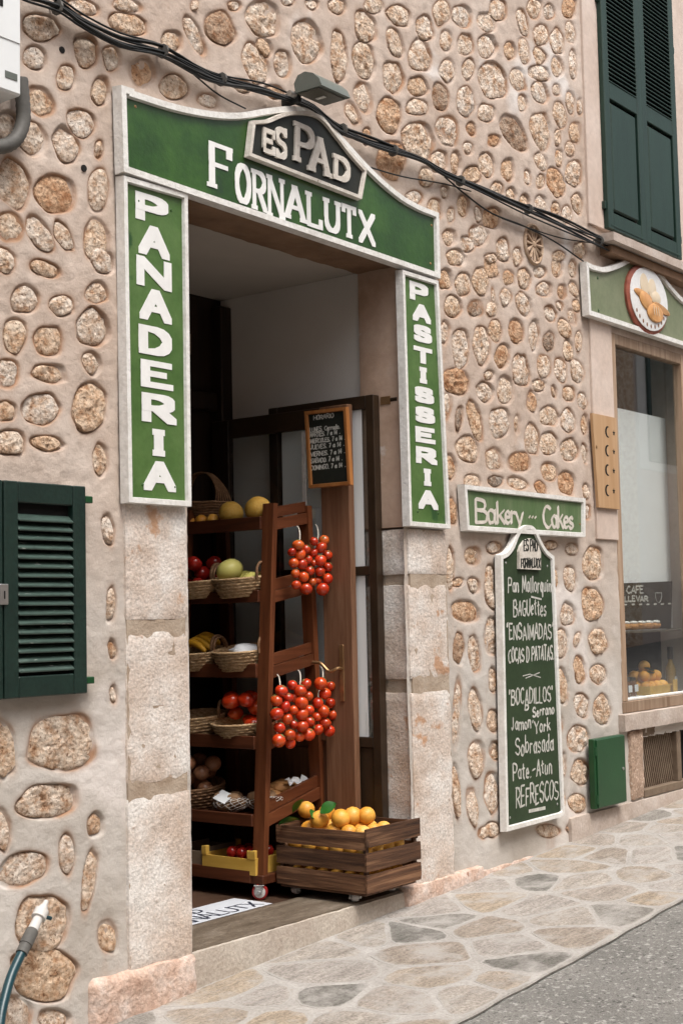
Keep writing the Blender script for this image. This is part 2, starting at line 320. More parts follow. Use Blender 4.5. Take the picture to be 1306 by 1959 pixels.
M_GREENL = pmat('green_strip_paint', [(.3, (.046, .105, .022)), (.5, (.068, .138, .034)), (.7, (.095, .17, .05))], 4.5, .4, .1, 60, fine=(40, .08), speck=[((.022, .07, .018), .63, 5), ((.16, .26, .12), .72, 40)], spec=.45)
M_GREENF = pmat('faded_green_paint', [(.3, (.068, .125, .045)), (.5, (.10, .155, .068)), (.7, (.14, .18, .095))], 4, .5, .12, 60, stretch=(2, 1, .4), fine=(40, .1), speck=((.24, .25, .20), .69, 6))
M_GREENW = pmat('bleached_green_paint', [(.3, (.15, .18, .10)), (.55, (.19, .21, .13)), (.75, (.13, .20, .085))], 2.2, .55, .12, 60, fine=(40, .08))
M_MENU = pmat('dark_green_chalkboard', [(.3, (.018, .036, .014)), (.7, (.032, .054, .024))], 4, .62, .1, 80, fine=(30, .12))
M_BLACKB = pmat('black_board_paint', [(.3, (.011, .013, .010)), (.7, (.022, .024, .019))], 6, .5, .1, 60)
M_TRIM = pmat('white_trim_paint', [(.3, (.60, .58, .54)), (.6, (.74, .73, .70))], 14, .55, .35, 70, stretch=(1, 1, 1), fine=(60, .08), speck=[((.36, .31, .26), .70, 26), ((.12, .10, .08), .765, 40)])
M_LETTER = pmat('white_letter_paint', [(.3, (.70, .70, .68)), (.7, (.80, .80, .78))], 14, .5, .1, 70)
M_OLDLET = pmat('aged_letter_paint', [(.3, (.50, .45, .39)), (.7, (.66, .62, .56))], 18, .7, .5, 60, speck=((.24, .19, .14), .69, 40))
M_CHALK = pmat('chalk', [(.3, (.34, .34, .30)), (.7, (.62, .61, .57))], 40, .9, 0)
M_DGREEN = pmat('dark_green_shutter_paint', [(.3, (.005, .017, .013)), (.7, (.010, .028, .021))], 6, .42, .15, 60, fine=(60, .2), speck=((.10, .13, .11), .765, 60), spec=.45)
M_SLAT = pmat('worn_skylit_slat_paint', [(.3, (.028, .052, .042)), (.6, (.045, .075, .062)), (.75, (.085, .12, .105))], 14, .4, .3, 60, stretch=(.3, 1, 1), fine=(60, .25), speck=((.36, .39, .36), .64, 45), spec=.5)  # worn slat paint, also lightened for the sky light the slats catch
M_UGREEN = pmat('upper_shutter_paint', [(.3, (.007, .026, .018)), (.7, (.013, .038, .026))], 4, .5, .15, 60, stretch=(3, 1, .5), fine=(60, .15), spec=.4)
M_BOXGREEN = pmat('green_metal_paint', [(.3, (.006, .046, .014)), (.7, (.011, .066, .020))], 3, .42, .05, 60, speck=((.02, .05, .02), .7, 9), spec=.45)
M_CABLE = pmat('black_cable', [(.3, (.008, .009, .010)), (.7, (.016, .018, .018))], 20, .5, .1, 100)
M_STEEL = pmat('zinc_steel', [(.3, (.38, .38, .37)), (.7, (.52, .52, .50))], 20, .35, .1, 60, metal=.85)
M_GREYM = pmat('grey_lamp_enamel', [(.3, (.10, .115, .10)), (.7, (.13, .145, .13))], 8, .45, .05, 60)
M_GREYD = pmat('dusty_lamp_glass', [(.3, (.07, .065, .05)), (.7, (.10, .092, .072))], 12, .3, .05, 60)
M_BOXW = pmat('white_plastic', [(.3, (.68, .70, .70)), (.7, (.74, .76, .76))], 4, .45, .03, 60)
M_CONDUIT = pmat('grey_conduit', [(.3, (.075, .072, .066)), (.7, (.12, .115, .105))], 20, .6, .1, 60)
M_RED = pmat('red_wheel_rubber', [(.3, (.22, .012, .012)), (.7, (.30, .022, .02))], 9, .4, .05, 60)
M_PALEW = pmat('pale_wheel_plastic', [(.3, (.46, .44, .42)), (.7, (.60, .58, .55))], 9, .5, .05, 60)
M_TOM = pmat('tomato_skin', [(.34, (.42, .018, .005)), (.5, (.54, .040, .008)), (.66, (.60, .115, .016))], 5, .26, .02, 40, rnd=True, spec=.5, vary=.2, coat=.3)
M_DRED = pmat('dark_red_skin', [(.3, (.20, .008, .006)), (.7, (.36, .02, .012))], 14, .2, .02, 40, rnd=True, spec=.5, vary=.3)
M_STALK = pmat('tomato_stalk', [(.3, (.10, .13, .03)), (.7, (.20, .20, .07))], 30, .7, .1, 60)
M_STRING = pmat('cotton_string', [(.3, (.55, .50, .42)), (.7, (.70, .66, .58))], 60, .9, .3, 200)
M_ORANGE = pmat('orange_peel', [(.32, (.62, .24, .022)), (.5, (.72, .35, .05)), (.66, (.78, .46, .11))], 7, .42, .35, 170, rnd=True, spec=.4, vary=.12, bdist=.004)
M_LEAF = pmat('citrus_leaf', [(.3, (.012, .075, .010)), (.7, (.03, .13, .016))], 20, .35, .1, 60, spec=.5)
M_MELON = pmat('melon_rind', [(.3, (.42, .22, .03)), (.5, (.52, .30, .05)), (.7, (.46, .33, .10))], 9, .5, .35, 60, rnd=True, fine=(70, .2), obj=True, vary=.1)
M_PALEMEL = pmat('pale_yellow_rind', [(.3, (.46, .42, .10)), (.7, (.58, .54, .18))], 8, .4, .1, 60)
M_BAN = pmat('banana_skin', [(.3, (.46, .22, .015)), (.7, (.62, .34, .03))], 12, .45, .05, 60, speck=((.06, .03, .01), .72, 50))
M_ONION = pmat('onion_skin', [(.3, (.22, .09, .045)), (.6, (.36, .17, .09)), (.75, (.48, .27, .16))], 12, .3, .1, 60, stretch=(1, 1, .3), rnd=True, obj=True, spec=.5, vary=.2)
M_POT = pmat('potato_skin', [(.3, (.20, .11, .055)), (.7, (.33, .20, .11))], 14, .75, .2, 60, rnd=True, vary=.2)
M_WICK = pmat('woven_palm', [(.3, (.24, .14, .065)), (.5, (.44, .29, .155)), (.7, (.60, .44, .27))], 45, .8, .6, 120, stretch=(1, 1, 2.5), fine=(120, .25), bdist=.006)
M_WICKD = pmat('brown_wicker', [(.3, (.11, .055, .025)), (.6, (.22, .12, .06)), (.75, (.32, .19, .10))], 40, .7, .6, 120, fine=(120, .2), bdist=.006)
M_YELLOW = pmat('yellow_crate_paint', [(.3, (.46, .27, .045)), (.7, (.60, .38, .08))], 12, .6, .1, 60, stretch=(1, .2, 1))
M_CARD = pmat('cardboard', [(.3, (.14, .10, .07)), (.7, (.20, .15, .10))], 8, .8, .1, 60)
M_PAPER = pmat('white_paper', [(.3, (.62, .64, .66)), (.7, (.70, .72, .74))], 10, .8, .05, 60)
M_NET = pmat('white_netting', [(.3, (.48, .44, .40)), (.7, (.62, .58, .54))], 60, .8, .1, 60)
M_BRASS = pmat('old_brass', [(.3, (.23, .13, .06)), (.7, (.36, .22, .11))], 14, .4, .1, 60, metal=.7)
M_HORF = wood('orange_pine_frame', (.24, .085, .022), (.33, .13, .038), (.42, .19, .065), 'z', .5, 20)
M_PINE = wood('pale_pine', (.46, .27, .13), (.55, .34, .18), (.62, .41, .24), 'z', .6, 14)
M_ASPH = pmat('asphalt', [(.3, (.155, .15, .138)), (.5, (.20, .193, .178)), (.7, (.245, .235, .215))], 2.2, .85, .9, 110, detail=9, fine=(160, .32), speck=[((.37, .36, .335), .565, 46), ((.085, .08, .074), .585, 42)], bdist=.012)
M_MORT = pmat('pavement_mortar', [(.3, (.30, .28, .255)), (.6, (.375, .355, .33)), (.75, (.42, .40, .38))], 5, .8, .6, 60, fine=(70, .14), speck=((.34, .30, .26), .66, 12))
M_DIRT = pmat('kerb_grit', [(.3, (.055, .05, .042)), (.7, (.15, .14, .12))], 14, .95, .8, 80)
M_TILE = pmat('white_glazed_tile', [(.3, (.62, .66, .72)), (.7, (.70, .73, .78))], 3, .25, .03, 60, spec=.5)
M_INK = pmat('blue_black_ink', [(.3, (.012, .016, .03)), (.7, (.025, .03, .05))], 30, .5, 0)
M_HOSE = pmat('teal_hose', [(.3, (.004, .030, .040)), (.7, (.006, .045, .058))], 10, .35, .05, 60, spec=.5)
M_PLATE = pmat('glazed_plaque', [(.3, (.66, .65, .63)), (.7, (.74, .74, .73))], 8, .3, .1, 60, fine=(60, .06))
M_TERRA = pmat('terracotta_rim', [(.3, (.22, .055, .035)), (.7, (.34, .11, .07))], 14, .5, .2, 60)
M_BREAD = pmat('painted_bread', [(.3, (.44, .20, .07)), (.7, (.60, .34, .14))], 16, .4, .1, 60, rnd=True, vary=.25)
M_CREAM = pmat('painted_cream', [(.3, (.62, .50, .34)), (.7, (.70, .60, .46))], 16, .4, .1, 60)
M_BROWNI = pmat('brown_outline', [(.3, (.16, .07, .03)), (.7, (.24, .11, .05))], 16, .5, 0)
M_ROSE = pmat('rosette_stone', [(.3, (.34, .22, .14)), (.7, (.50, .38, .28))], 14, .9, .5, 60)
M_SILLST = pmat('sill_stone', [(.3, (.36, .29, .24)), (.6, (.47, .40, .35)), (.75, (.54, .49, .45))], 6, .85, .4, 50, fine=(60, .1))
M_GRAN = pmat('speckled_pillar_stone', [(.3, (.30, .20, .14)), (.7, (.46, .34, .26))], 16, .9, .9, 60, fine=(60, .3), speck=((.62, .52, .44), .6, 60))
M_GRILLE = pmat('brown_grille_wood', [(.3, (.13, .09, .062)), (.7, (.20, .15, .105))], 14, .8, .3, 60)
M_BLACK = pmat('dark_void', [(.3, (.006, .006, .006)), (.7, (.010, .009, .008))], 4, .9, 0)
M_DISPW = pmat('display_white', [(.3, (.76, .78, .78)), (.7, (.80, .82, .82))], 2, .7, .03, 60)
M_JAR = pmat('jar_honey_glass', [(.3, (.10, .035, .010)), (.7, (.16, .06, .018))], 12, .2, 0, spec=.5)
M_JARLID = pmat('jar_lid', [(.3, (.03, .025, .02)), (.7, (.05, .04, .03))], 12, .4, 0)
M_OIL = pmat('bottle_oil', [(.3, (.24, .15, .03)), (.7, (.30, .20, .05))], 12, .2, 0, spec=.5)
M_PAST = pmat('baked_pastry', [(.3, (.34, .15, .05)), (.7, (.52, .28, .11))], 40, .6, .4, 60, rnd=True)
M_SUGAR = pmat('icing_sugar', [(.3, (.66, .64, .60)), (.7, (.74, .73, .70))], 40, .8, .3, 60)
M_CLEAR = glass_mat('bottle_glass', (.86, .92, .92))
# ================================================================== GROUND
def kerb_y(x): return -1.135+.016*(x-4.35)+.004*math.sin(x*3.1)+.004*math.sin(x*17.7)
def sheet(name, pts, mat, kind='structure'):
    o = MB().add(pts, [tuple(range(len(pts)))]).obj(name, mat); return tag(o, kind=kind)
road = sheet('road', [(-40, -40, gz(-40)-.012), (60, -40, gz(60)-.012), (60, 30, gz(60)-.012), (-40, 30, gz(-40)-.012)], M_ASPH)
mb = MB(); xs = np.arange(.5, 18.01, .06); n = len(xs)
vs = [(x, .35, gz(x)) for x in xs]+[(x, kerb_y(x), gz(x)) for x in xs]+[(x, kerb_y(x)-.012, gz(x)-.03) for x in xs]
mb.add(vs, [(i, n+i, n+i+1, i+1) for i in range(n-1)]+[(n+i, 2*n+i, 2*n+i+1, n+i+1) for i in range(n-1)])
walk = tag(mb.obj('pavement', M_MORT), kind='structure')
mb = MB(); vs = []                            # dark grit gathered along the edge of the paving
for x in np.arange(.5, 16, .05):
    wv = .006+.020*abs(noise.noise(Vector((x*2.3, 1, 0))))+.006*random.random()
    vs.append(((x, kerb_y(x)+.01, gz(x)-.006), (x, kerb_y(x)-wv, gz(x)-.0075)))
for a, b in zip(vs[:-1], vs[1:]): mb.add([a[0], a[1], b[1], b[0]], [(0, 1, 2, 3)])
tag(mb.obj('kerb_grit', M_DIRT), 'dark grit gathered along the pavement edge beside the asphalt', 'grit', kind='stuff')
# flagstones: irregular cells, each a piece of its own
def clip(poly, p, nrm):
    out = []
    for a, b in zip(poly, poly[1:]+poly[:1]):
        da, db = (a-p).dot(nrm), (b-p).dot(nrm)
        if da <= 0: out.append(a)
        if da*db < 0: out.append(a+(b-a)*(da/(da-db)))
    return out
seeds = []
for j, (yc, st) in enumerate(((-.11, .44), (-.32, .40), (-.54, .46), (-.77, .42), (-.99, .36))):
    x = 2.0+.13*j
    while x < 12.5:
        seeds.append(Vector((x+random.uniform(-.10, .10), yc+random.uniform(-.035, .035)))); x += st*random.uniform(.7, 1.4)
for i, c in enumerate(seeds):
    poly = [Vector((c.x-.6, .0)), Vector((c.x-.6, -1.125+.016*(c.x-4.95))), Vector((c.x+.6, -1.125+.016*(c.x-3.75))), Vector((c.x+.6, .0))][::-1]
    for k, d in enumerate(seeds):
        if k != i and (d-c).length < 1.2: poly = clip(poly, (c+d)/2, (d-c))
    # shrink, break the edges up, round the corners
    pts = []
    for a, b in zip(poly, poly[1:]+poly[:1]):
        L = (b-a).length; q = max(1, int(L/.07))
        pts += [a+(b-a)*t/q for t in range(q)]
    m = len(pts)
    if m < 3: continue
    for _ in range(1): pts = [(pts[k-1]+pts[k]*2+pts[(k+1) % m])/4 for k in range(m)]
    cen = sum(pts, Vector((0, 0)))/m; gap = random.uniform(.001, .008); pts2 = []
    for p in pts:
        d = p-cen; L = max(d.length, .01); g = gap+.010*noise.noise(Vector((p.x*14, p.y*14, i)))+.006*random.random()
        if p.y < -1.06: g = -.004
        pts2.append(cen+d*max(.3, (L-g)/L))
    dz = random.uniform(.0015, .004); rings_ = ((0, -.006), (.015, .3), (.10, .8), (.28, 1.0), (.62, 1.05)); vs = []; ed = []
    for f_, hz in rings_:
        for p in pts2:
            q = p+(cen-p)*f_; nz = .0030*noise.noise(Vector((q.x*9, q.y*9, 3)))+.0012*noise.noise(Vector((q.x*30, q.y*30, 3)))
            vs.append((q.x, q.y, gz(q.x)+(hz if f_ == 0 else dz*hz+nz))); ed.append({0: 1.0, .015: 1.0, 0.10: .34, .28: .06, .62: 0}[f_])
    nr = len(rings_); fs = [(r_*m+k, r_*m+(k+1) % m, (r_+1)*m+(k+1) % m, (r_+1)*m+k) for r_ in range(nr-1) for k in range(m)]+[tuple((nr-1)*m+k for k in range(m))]
    o = MB().add(vs, fs).obj('flagstone', M_FLAG, walk); autosmooth(o, 35); at = o.data.attributes.new('edge', 'FLOAT', 'POINT'); at.data.foreach_set('value', ed)
# ================================================================== BUILDING
BLD = thing('bakery_building', (5, 0.1, .15), 'rendered rubble stone building holding the bakery doorway and shop window', 'building')
Z1 = Zm(0, 0, 1.979); Z2 = Zm(640, 0, 1.961); Z3 = Zm(0, 480, 3.11); Z5 = Zm(840, 480, 2.8026); Z6 = Zm(0, 900, 3.265); Z7 = Zm(0, 1340, 3.165); Z8 = Zm(840, 900, 2.7983)
STONES = [
(Z1, [(160,105,130,100,20),(135,215,80,90),(330,195,90,130,-8),(425,220,60,100,-8),(315,25,120,60,15),(490,90,150,80,15),(485,20,110,50,10),(655,155,80,80,20),(740,130,52,160,-25),(835,105,100,140,-20),(890,22,50,40),(995,70,120,150,-10),(965,235,90,155,-15),(1003,180,48,78,-25),(1073,240,62,100,-8),(1160,160,118,160,-15),(1280,210,50,175,-3),(1090,5,40,30),(1180,15,38,45,-20),(1275,20,60,65),(740,20,25,40),(250,292,65,105),(380,345,60,112,6),(155,385,95,130,-25),(120,520,110,130,-25),(30,475,70,110),(310,465,95,120,-32),(255,550,90,130,-20),(378,565,32,75,4),(55,695,120,190,-4),(215,735,140,160),(375,715,80,160,3),(40,860,95,120,-15),(155,890,75,150,-32),(243,895,60,105,-22),(370,905,92,165,-8),(20,970,60,70),(540,275,90,112,-8),(660,330,112,90,20),(790,380,80,50,15),(920,325,70,45,20),(1040,350,65,45,15)]),
(Z2, [(120,100,82,122,-22),(110,225,82,140,-10),(18,210,60,182),(15,25,50,50),(148,20,68,60,-20),(245,58,72,92,-35),(227,160,58,122,-15),(340,103,62,96,-20),(323,210,80,122,-6),(222,290,74,120,-6),(403,45,60,92,-6),(480,60,68,86,-20),(420,150,42,76,-4),(490,165,58,82,-8),(570,172,66,88,-18),(573,85,60,82,-35),(617,35,64,82,-6),(707,82,40,108,-10),(750,30,50,78),(806,45,40,62),(880,25,50,80),(775,128,58,86),(837,153,50,96,-6),(885,120,36,80,-6),(658,190,42,66,-6),(711,190,38,96),(770,210,38,68,-18),(835,250,42,82,-6),(893,240,28,110),(424,262,55,90,-4),(502,260,36,80,2),(595,302,106,142,-20),(688,297,56,92,-18),(768,273,82,56,16),(771,347,60,88,-28),(315,323,64,76,-20),(397,360,55,106,-6),(110,365,60,122,-12),(70,425,42,88,-22),(207,430,84,136,-6),(310,400,74,64,18),(492,380,65,116,2),(572,423,60,66),(705,385,34,66,-4),(833,337,28,46),(845,433,42,96,-10),(883,385,30,80,-4),(920,400,18,64),(423,490,84,110,-10),(513,483,32,56),(315,528,116,142,-6),(675,500,70,158,-32),(773,490,74,132,-8),(836,515,22,62),(902,495,44,76,-6),(598,525,44,46),(500,557,36,48),(883,557,34,56,-10),(569,620,50,100,-6),(455,612,34,86),(843,595,28,66),(773,605,44,70,-14),(650,640,42,82,-6),(722,665,26,56),(515,655,60,62),(830,682,58,112,-12),(900,650,60,106),(772,680,30,52),(660,732,32,56,-8),(712,760,35,60),(773,770,40,72),(828,785,26,50),(870,805,45,70,8),(912,762,38,76),(395,605,60,82,8),(375,785,50,86),(300,740,62,50),(482,770,42,82),(435,805,26,56),(412,720,26,46),(540,805,30,62,-10),(590,815,58,76),(610,710,40,50),(215,600,100,150),(345,665,58,70),(540,880,70,76,-20),(430,890,50,60),(500,915,48,62,-22),(632,935,45,96,-6),(685,960,34,62),(455,965,70,50,20),(590,970,50,34),(920,940,40,60),(840,960,44,40),(124,510,28,62)]),
(Z3, [(40,65,112,132),(280,105,195,92,22),(610,60,120,165,-28),(160,290,170,162,10),(370,325,132,122,15),(580,250,120,136),(95,505,130,212,6),(290,535,184,172,8),(560,455,185,205,8),(40,725,165,172),(295,730,192,108,16),(550,665,105,142,-14),(540,930,192,310,8),(40,955,112,132),(248,940,208,198),(65,1140,162,150,8),(285,1145,182,92,8),(605,1240,88,192)]),
(Z6, [(680,370,66,190),(700,830,52,210),(705,1120,42,112),(710,1400,46,110)]),
(Z7, [(375,255,395,330,-3),(30,290,150,330),(295,610,375,220,-9),(585,750,90,130),(10,780,112,240),(405,930,88,232,-2),(150,1020,330,200,-27),(545,1095,72,390,9),(270,1350,318,325,6),(660,1440,112,186),(280,1660,358,318,8),(60,1905,300,240),(330,1930,170,120)]),
(Z5, [(85,30,90,82),(285,85,74,126,-6),(350,25,54,62),(420,40,40,76),(30,150,70,106),(133,180,84,136),(223,160,74,156,-4),(373,143,60,82),(455,150,65,116),(540,115,60,60),(632,85,60,118),(715,95,38,92),(75,300,90,122,-6),(197,310,84,96),(285,312,60,76),(292,235,16,82),(360,245,55,96),(452,285,68,128,-20),(560,205,84,82),(595,335,60,88,-22),(660,220,50,82),(725,205,44,84,-22),(645,293,34,46),(738,295,36,66),(713,352,48,86,-10),(30,435,45,112),(115,520,88,206),(230,505,88,198,-4),(303,425,65,122),(412,430,74,132),(510,450,58,156),(590,485,60,102),(672,415,58,106,-12),(747,480,36,106),(340,565,74,136,8),(693,535,46,116,-8),(440,640,82,172,-6),(563,615,78,132),(655,635,65,142),(740,645,65,132),(95,700,130,150),(265,668,46,48,25),(245,755,72,112,-14),(358,745,84,146),(535,722,56,66,-20),(618,752,26,66,-8),(500,805,56,106),(697,765,60,86),(770,805,46,86,-8),(43,830,45,132),(108,900,36,126,6),(195,910,70,238,-14),(322,925,100,160),(418,925,28,96),(593,885,88,110),(693,910,74,136),(780,930,28,102),(155,1065,112,148,-16),(500,1010,72,162),(590,1035,88,122),(698,1065,90,126),(780,1085,28,102),(300,1115,92,118,-16),(430,1130,112,116),(60,1155,55,140),(592,1185,80,102),(180,1235,84,72),(305,1235,84,62),(420,1245,105,66,14),(545,1270,56,74,-22),(685,1245,84,122),(787,1290,34,82),(795,1400,36,82),(65,1400,58,132)]),
(Z8, [(180,455,84,102),(295,415,80,62),(60,520,36,220),(95,600,64,44,-25),(185,615,60,84),(280,620,68,220),(140,755,142,116,6),(280,890,68,200),(105,955,52,162),(190,985,62,200),(95,1300,42,370),(195,1280,68,232),(290,1125,45,132),(290,1340,68,132),(200,1545,84,192),(95,1720,40,280),(180,1790,58,192),(285,1720,78,200),(300,1500,58,102),(30,1680,60,102),(290,1920,70,80),(240,1940,60,62),(710,420,60,66),(825,500,104,182),(700,580,68,146),(620,580,34,102),(820,715,106,182),(690,770,72,122),(740,905,32,82,14),(650,930,70,152),(850,915,96,142),(755,1065,65,152),(852,1090,86,112),(660,1155,60,190),(762,1255,74,132),(872,1280,86,152),(740,1435,115,150),(755,1615,94,132),(742,1780,84,96),(665,1570,30,112),(660,1750,30,92),(740,1920,110,72),(590,1930,120,72),(600,400,70,50),(640,1350,40,82)]),
]
WALLS = []
for zm, L in STONES:
    for t in L:
        px, py = zm(t[0], t[1]); ww, hh = t[2]/zm.k/2, t[3]/zm.k/2; al = math.radians(t[4] if len(t) > 4 else random.uniform(-7, 3))
        c = onY(px, py)
        if c.z < gz(c.x)-.02: continue
        e = 1.0
        a = onY(px+ww*math.cos(al), py+ww*math.sin(al)); b = onY(px-hh*math.sin(al), py+hh*math.cos(al))
        A = np.array([[a.x-c.x, b.x-c.x], [a.z-c.z, b.z-c.z]])*1.03
        p = random.uniform(2.0, 2.9); am = [random.uniform(.5, 1)*.055/(.6+.25*k) for k in range(6)]; ph = [random.uniform(0, 6.28) for _ in range(6)]
        nf = random.randint(5, 8); f0 = random.uniform(0, 6.28); fac = [(f0+6.283*(k+random.uniform(-.3, .3))/nf, random.uniform(.80, 1.02)) for k in range(nf)]
        WALLS.append((c.x, c.z, A, p, (am, fac), ph, math.sqrt(abs(np.linalg.det(A)))))
def srad(th, p, am, ph):
    r = (np.abs(np.cos(th))**p+np.abs(np.sin(th))**p)**(-1/p)
    am, fac = am
    for k in range(6): r = r*(1+am[k]*np.cos((k+2)*th+ph[k]))
    acc = r**-7.0
    for f0, d in fac:
        cs = np.cos(th-f0); acc = acc+np.where(cs > .05, (d/np.maximum(cs, .05))**-7.0, 0)
    return acc**(-1/7.0)*1.13
# ---- plaster sheet with pockets
STEP = 2.4
pxs = np.arange(-130, 1440, STEP); xs = np.array([onY(p, 1150).x for p in pxs])
dep = xs*math.sin(YAW)+4*math.cos(YAW)
ks = (1165-np.arange(-190, 2000, STEP))/FPX
Xg = np.repeat(xs[:, None], len(ks), 1); Zg = 1.6+dep[:, None]*ks[None, :]
H = np.zeros_like(Xg); RIM = np.zeros_like(Xg)
def fbm2(X, Z, f, seed):                      # cheap smooth value noise
    out = np.zeros_like(X); rg = np.random.default_rng(seed); amp = 1.0
    for o in range(4):
        T = rg.uniform(-1, 1, (128, 128)); u = X*f*2**o; v = Z*f*2**o; iu = np.floor(u).astype(int); iv = np.floor(v).astype(int); fu = u-iu; fv = v-iv
        fu = fu*fu*(3-2*fu); fv = fv*fv*(3-2*fv)
        g = lambda a, b: T[a % 128, b % 128]
        out += amp*((g(iu, iv)*(1-fu)+g(iu+1, iv)*fu)*(1-fv)+(g(iu, iv+1)*(1-fu)+g(iu+1, iv+1)*fu)*fv); amp *= .5
    return out
H += .0045*fbm2(Xg, Zg, 2.1, 1)+.0018*fbm2(Xg, Zg, 24, 2)
wob = fbm2(Xg, Zg, 11, 3)
for (cx_, cz_, A, p, am, ph, rm) in WALLS:
    R_ = np.abs(A).sum(1)*1.5+.05
    i0, i1 = np.searchsorted(xs, cx_-R_[0]), np.searchsorted(xs, cx_+R_[0])
    if i1 <= i0: continue
    zc = Zg[i0:i1]; j = np.where((zc > cz_-R_[1]).any(0) & (zc < cz_+R_[1]).any(0))[0]
    if len(j) == 0: continue
    sl_ = (slice(i0, i1), slice(j[0], j[-1]+1))
    dx, dz = Xg[sl_]-cx_, Zg[sl_]-cz_; Ai = np.linalg.inv(A)
    qx, qz = Ai[0, 0]*dx+Ai[0, 1]*dz, Ai[1, 0]*dx+Ai[1, 1]*dz
    rho = np.hypot(qx, qz); d = (rho/srad(np.arctan2(qz, qx), p, am, ph)-1)*rm + .005*wob[sl_]
    lip = np.clip((d+.003)/.011, 0, 1); lip = lip*lip*(3-2*lip)
    dp_ = RNG.uniform(.008, .019)
    H[sl_] = np.minimum(H[sl_], H[sl_]*lip-dp_*(1-lip)) - .002*np.exp(-(np.maximum(d, 0)/.02)**2)*lip
    RIM[sl_] = np.maximum(RIM[sl_], np.exp(-(np.maximum(d-.003, 0)/.009)**1.1)*np.clip(.62+.6*wob[sl_], 0, .95))
nx, nz = Xg.shape
V = np.stack([Xg, -H, Zg], -1).reshape(-1, 3)
ii, jj = np.meshgrid(np.arange(nx-1), np.arange(nz-1), indexing='ij'); i = (ii*nz+jj).ravel()
Q = np.stack([i, i+nz, i+nz+1, i+1], -1)
cxm = V[Q][:, :, 0].mean(1); czm = V[Q][:, :, 2].mean(1)
keep = ~((cxm > 4.20) & (cxm < 5.735) & (czm < 3.345)) & ~((cxm > 8.05) & (cxm < 9.15) & (czm > .97) & (czm < 3.32)) & ~((cxm > 8.29) & (cxm < 9.3) & (czm > .43) & (czm < .80)) & (czm > G0+GS*cxm-.09) & (czm < 7.5)
Q = Q[keep]; used = np.zeros(len(V), bool); used[Q.ravel()] = True; idx = np.cumsum(used)-1; V2 = V[used]; Q2 = idx[Q]
me = bpy.data.meshes.new('wall'); me.vertices.add(len(V2)); me.vertices.foreach_set('co', V2.astype(np.float32).ravel())
me.loops.add(Q2.size); me.loops.foreach_set('vertex_index', Q2.astype(np.int32).ravel())
me.polygons.add(len(Q2)); me.polygons.foreach_set('loop_start', np.arange(0, Q2.size, 4, dtype=np.int32)); me.polygons.foreach_set('loop_total', np.full(len(Q2), 4, np.int32))
me.update(calc_edges=True); me.polygons.foreach_set('use_smooth', np.ones(len(Q2), bool))
at = me.attributes.new('rim', 'FLOAT', 'POINT'); at.data.foreach_set('value', RIM.reshape(-1)[used].astype(np.float32)); me.materials.append(M_PL)
wall = link('wall', me, (0, 0, 0), BLD)
# ---- stones, each one a piece set in its pocket
for s_, (cx_, cz_, A, p, am, ph, rm) in enumerate(WALLS):
    big = rm > .09; n_ = 26 if big else (18 if rm > .04 else 14); rings = (1.02, .98, .88, .72, .55, .36, .17) if big else (1.02, .96, .78, .5, .25)
    th = np.linspace(0, 2*math.pi, n_, endpoint=False); R_ = srad(th, p, am, ph); vs = []
    out = random.uniform(-.007, .002); rgh = .010 if big else .0062
    tl = random.uniform(-.006, .006); tu = random.uniform(-.007, .002); se = random.uniform(0, 50)
    for k, f in enumerate(rings):
        for t in range(n_):
            q = A @ (np.array([math.cos(th[t]), math.sin(th[t])])*R_[t]*f)*max(.85, 1-.001/rm)
            x, z = cx_+q[0], cz_+q[1]
            P_ = Vector((x, z, se)); nn = noise.noise(P_*26)+.7*noise.noise(P_*55)+.4*noise.noise(P_*100)
            h = -.022 if k == 0 else out-.006*max(0, (f-.8)/.18)**1.6 + rgh*nn+tl*q[0]/rm+tu*q[1]/rm
            jt = .05*rm if k else 0
            vs.append((x+jt*noise.noise(P_*40), -h, z+jt*noise.noise(P_*43)))
    vs.append((cx_, -(out+rgh*.5), cz_)); m = len(rings)
    fs = [(k*n_+t, k*n_+(t+1) % n_, (k+1)*n_+(t+1) % n_, (k+1)*n_+t) for k in range(m-1) for t in range(n_)]+[((m-1)*n_+t, (m-1)*n_+(t+1) % n_, m*n_) for t in range(n_)]
    o = MB().add(vs, fs).obj('stone', M_ST, wall); autosmooth(o, 38)
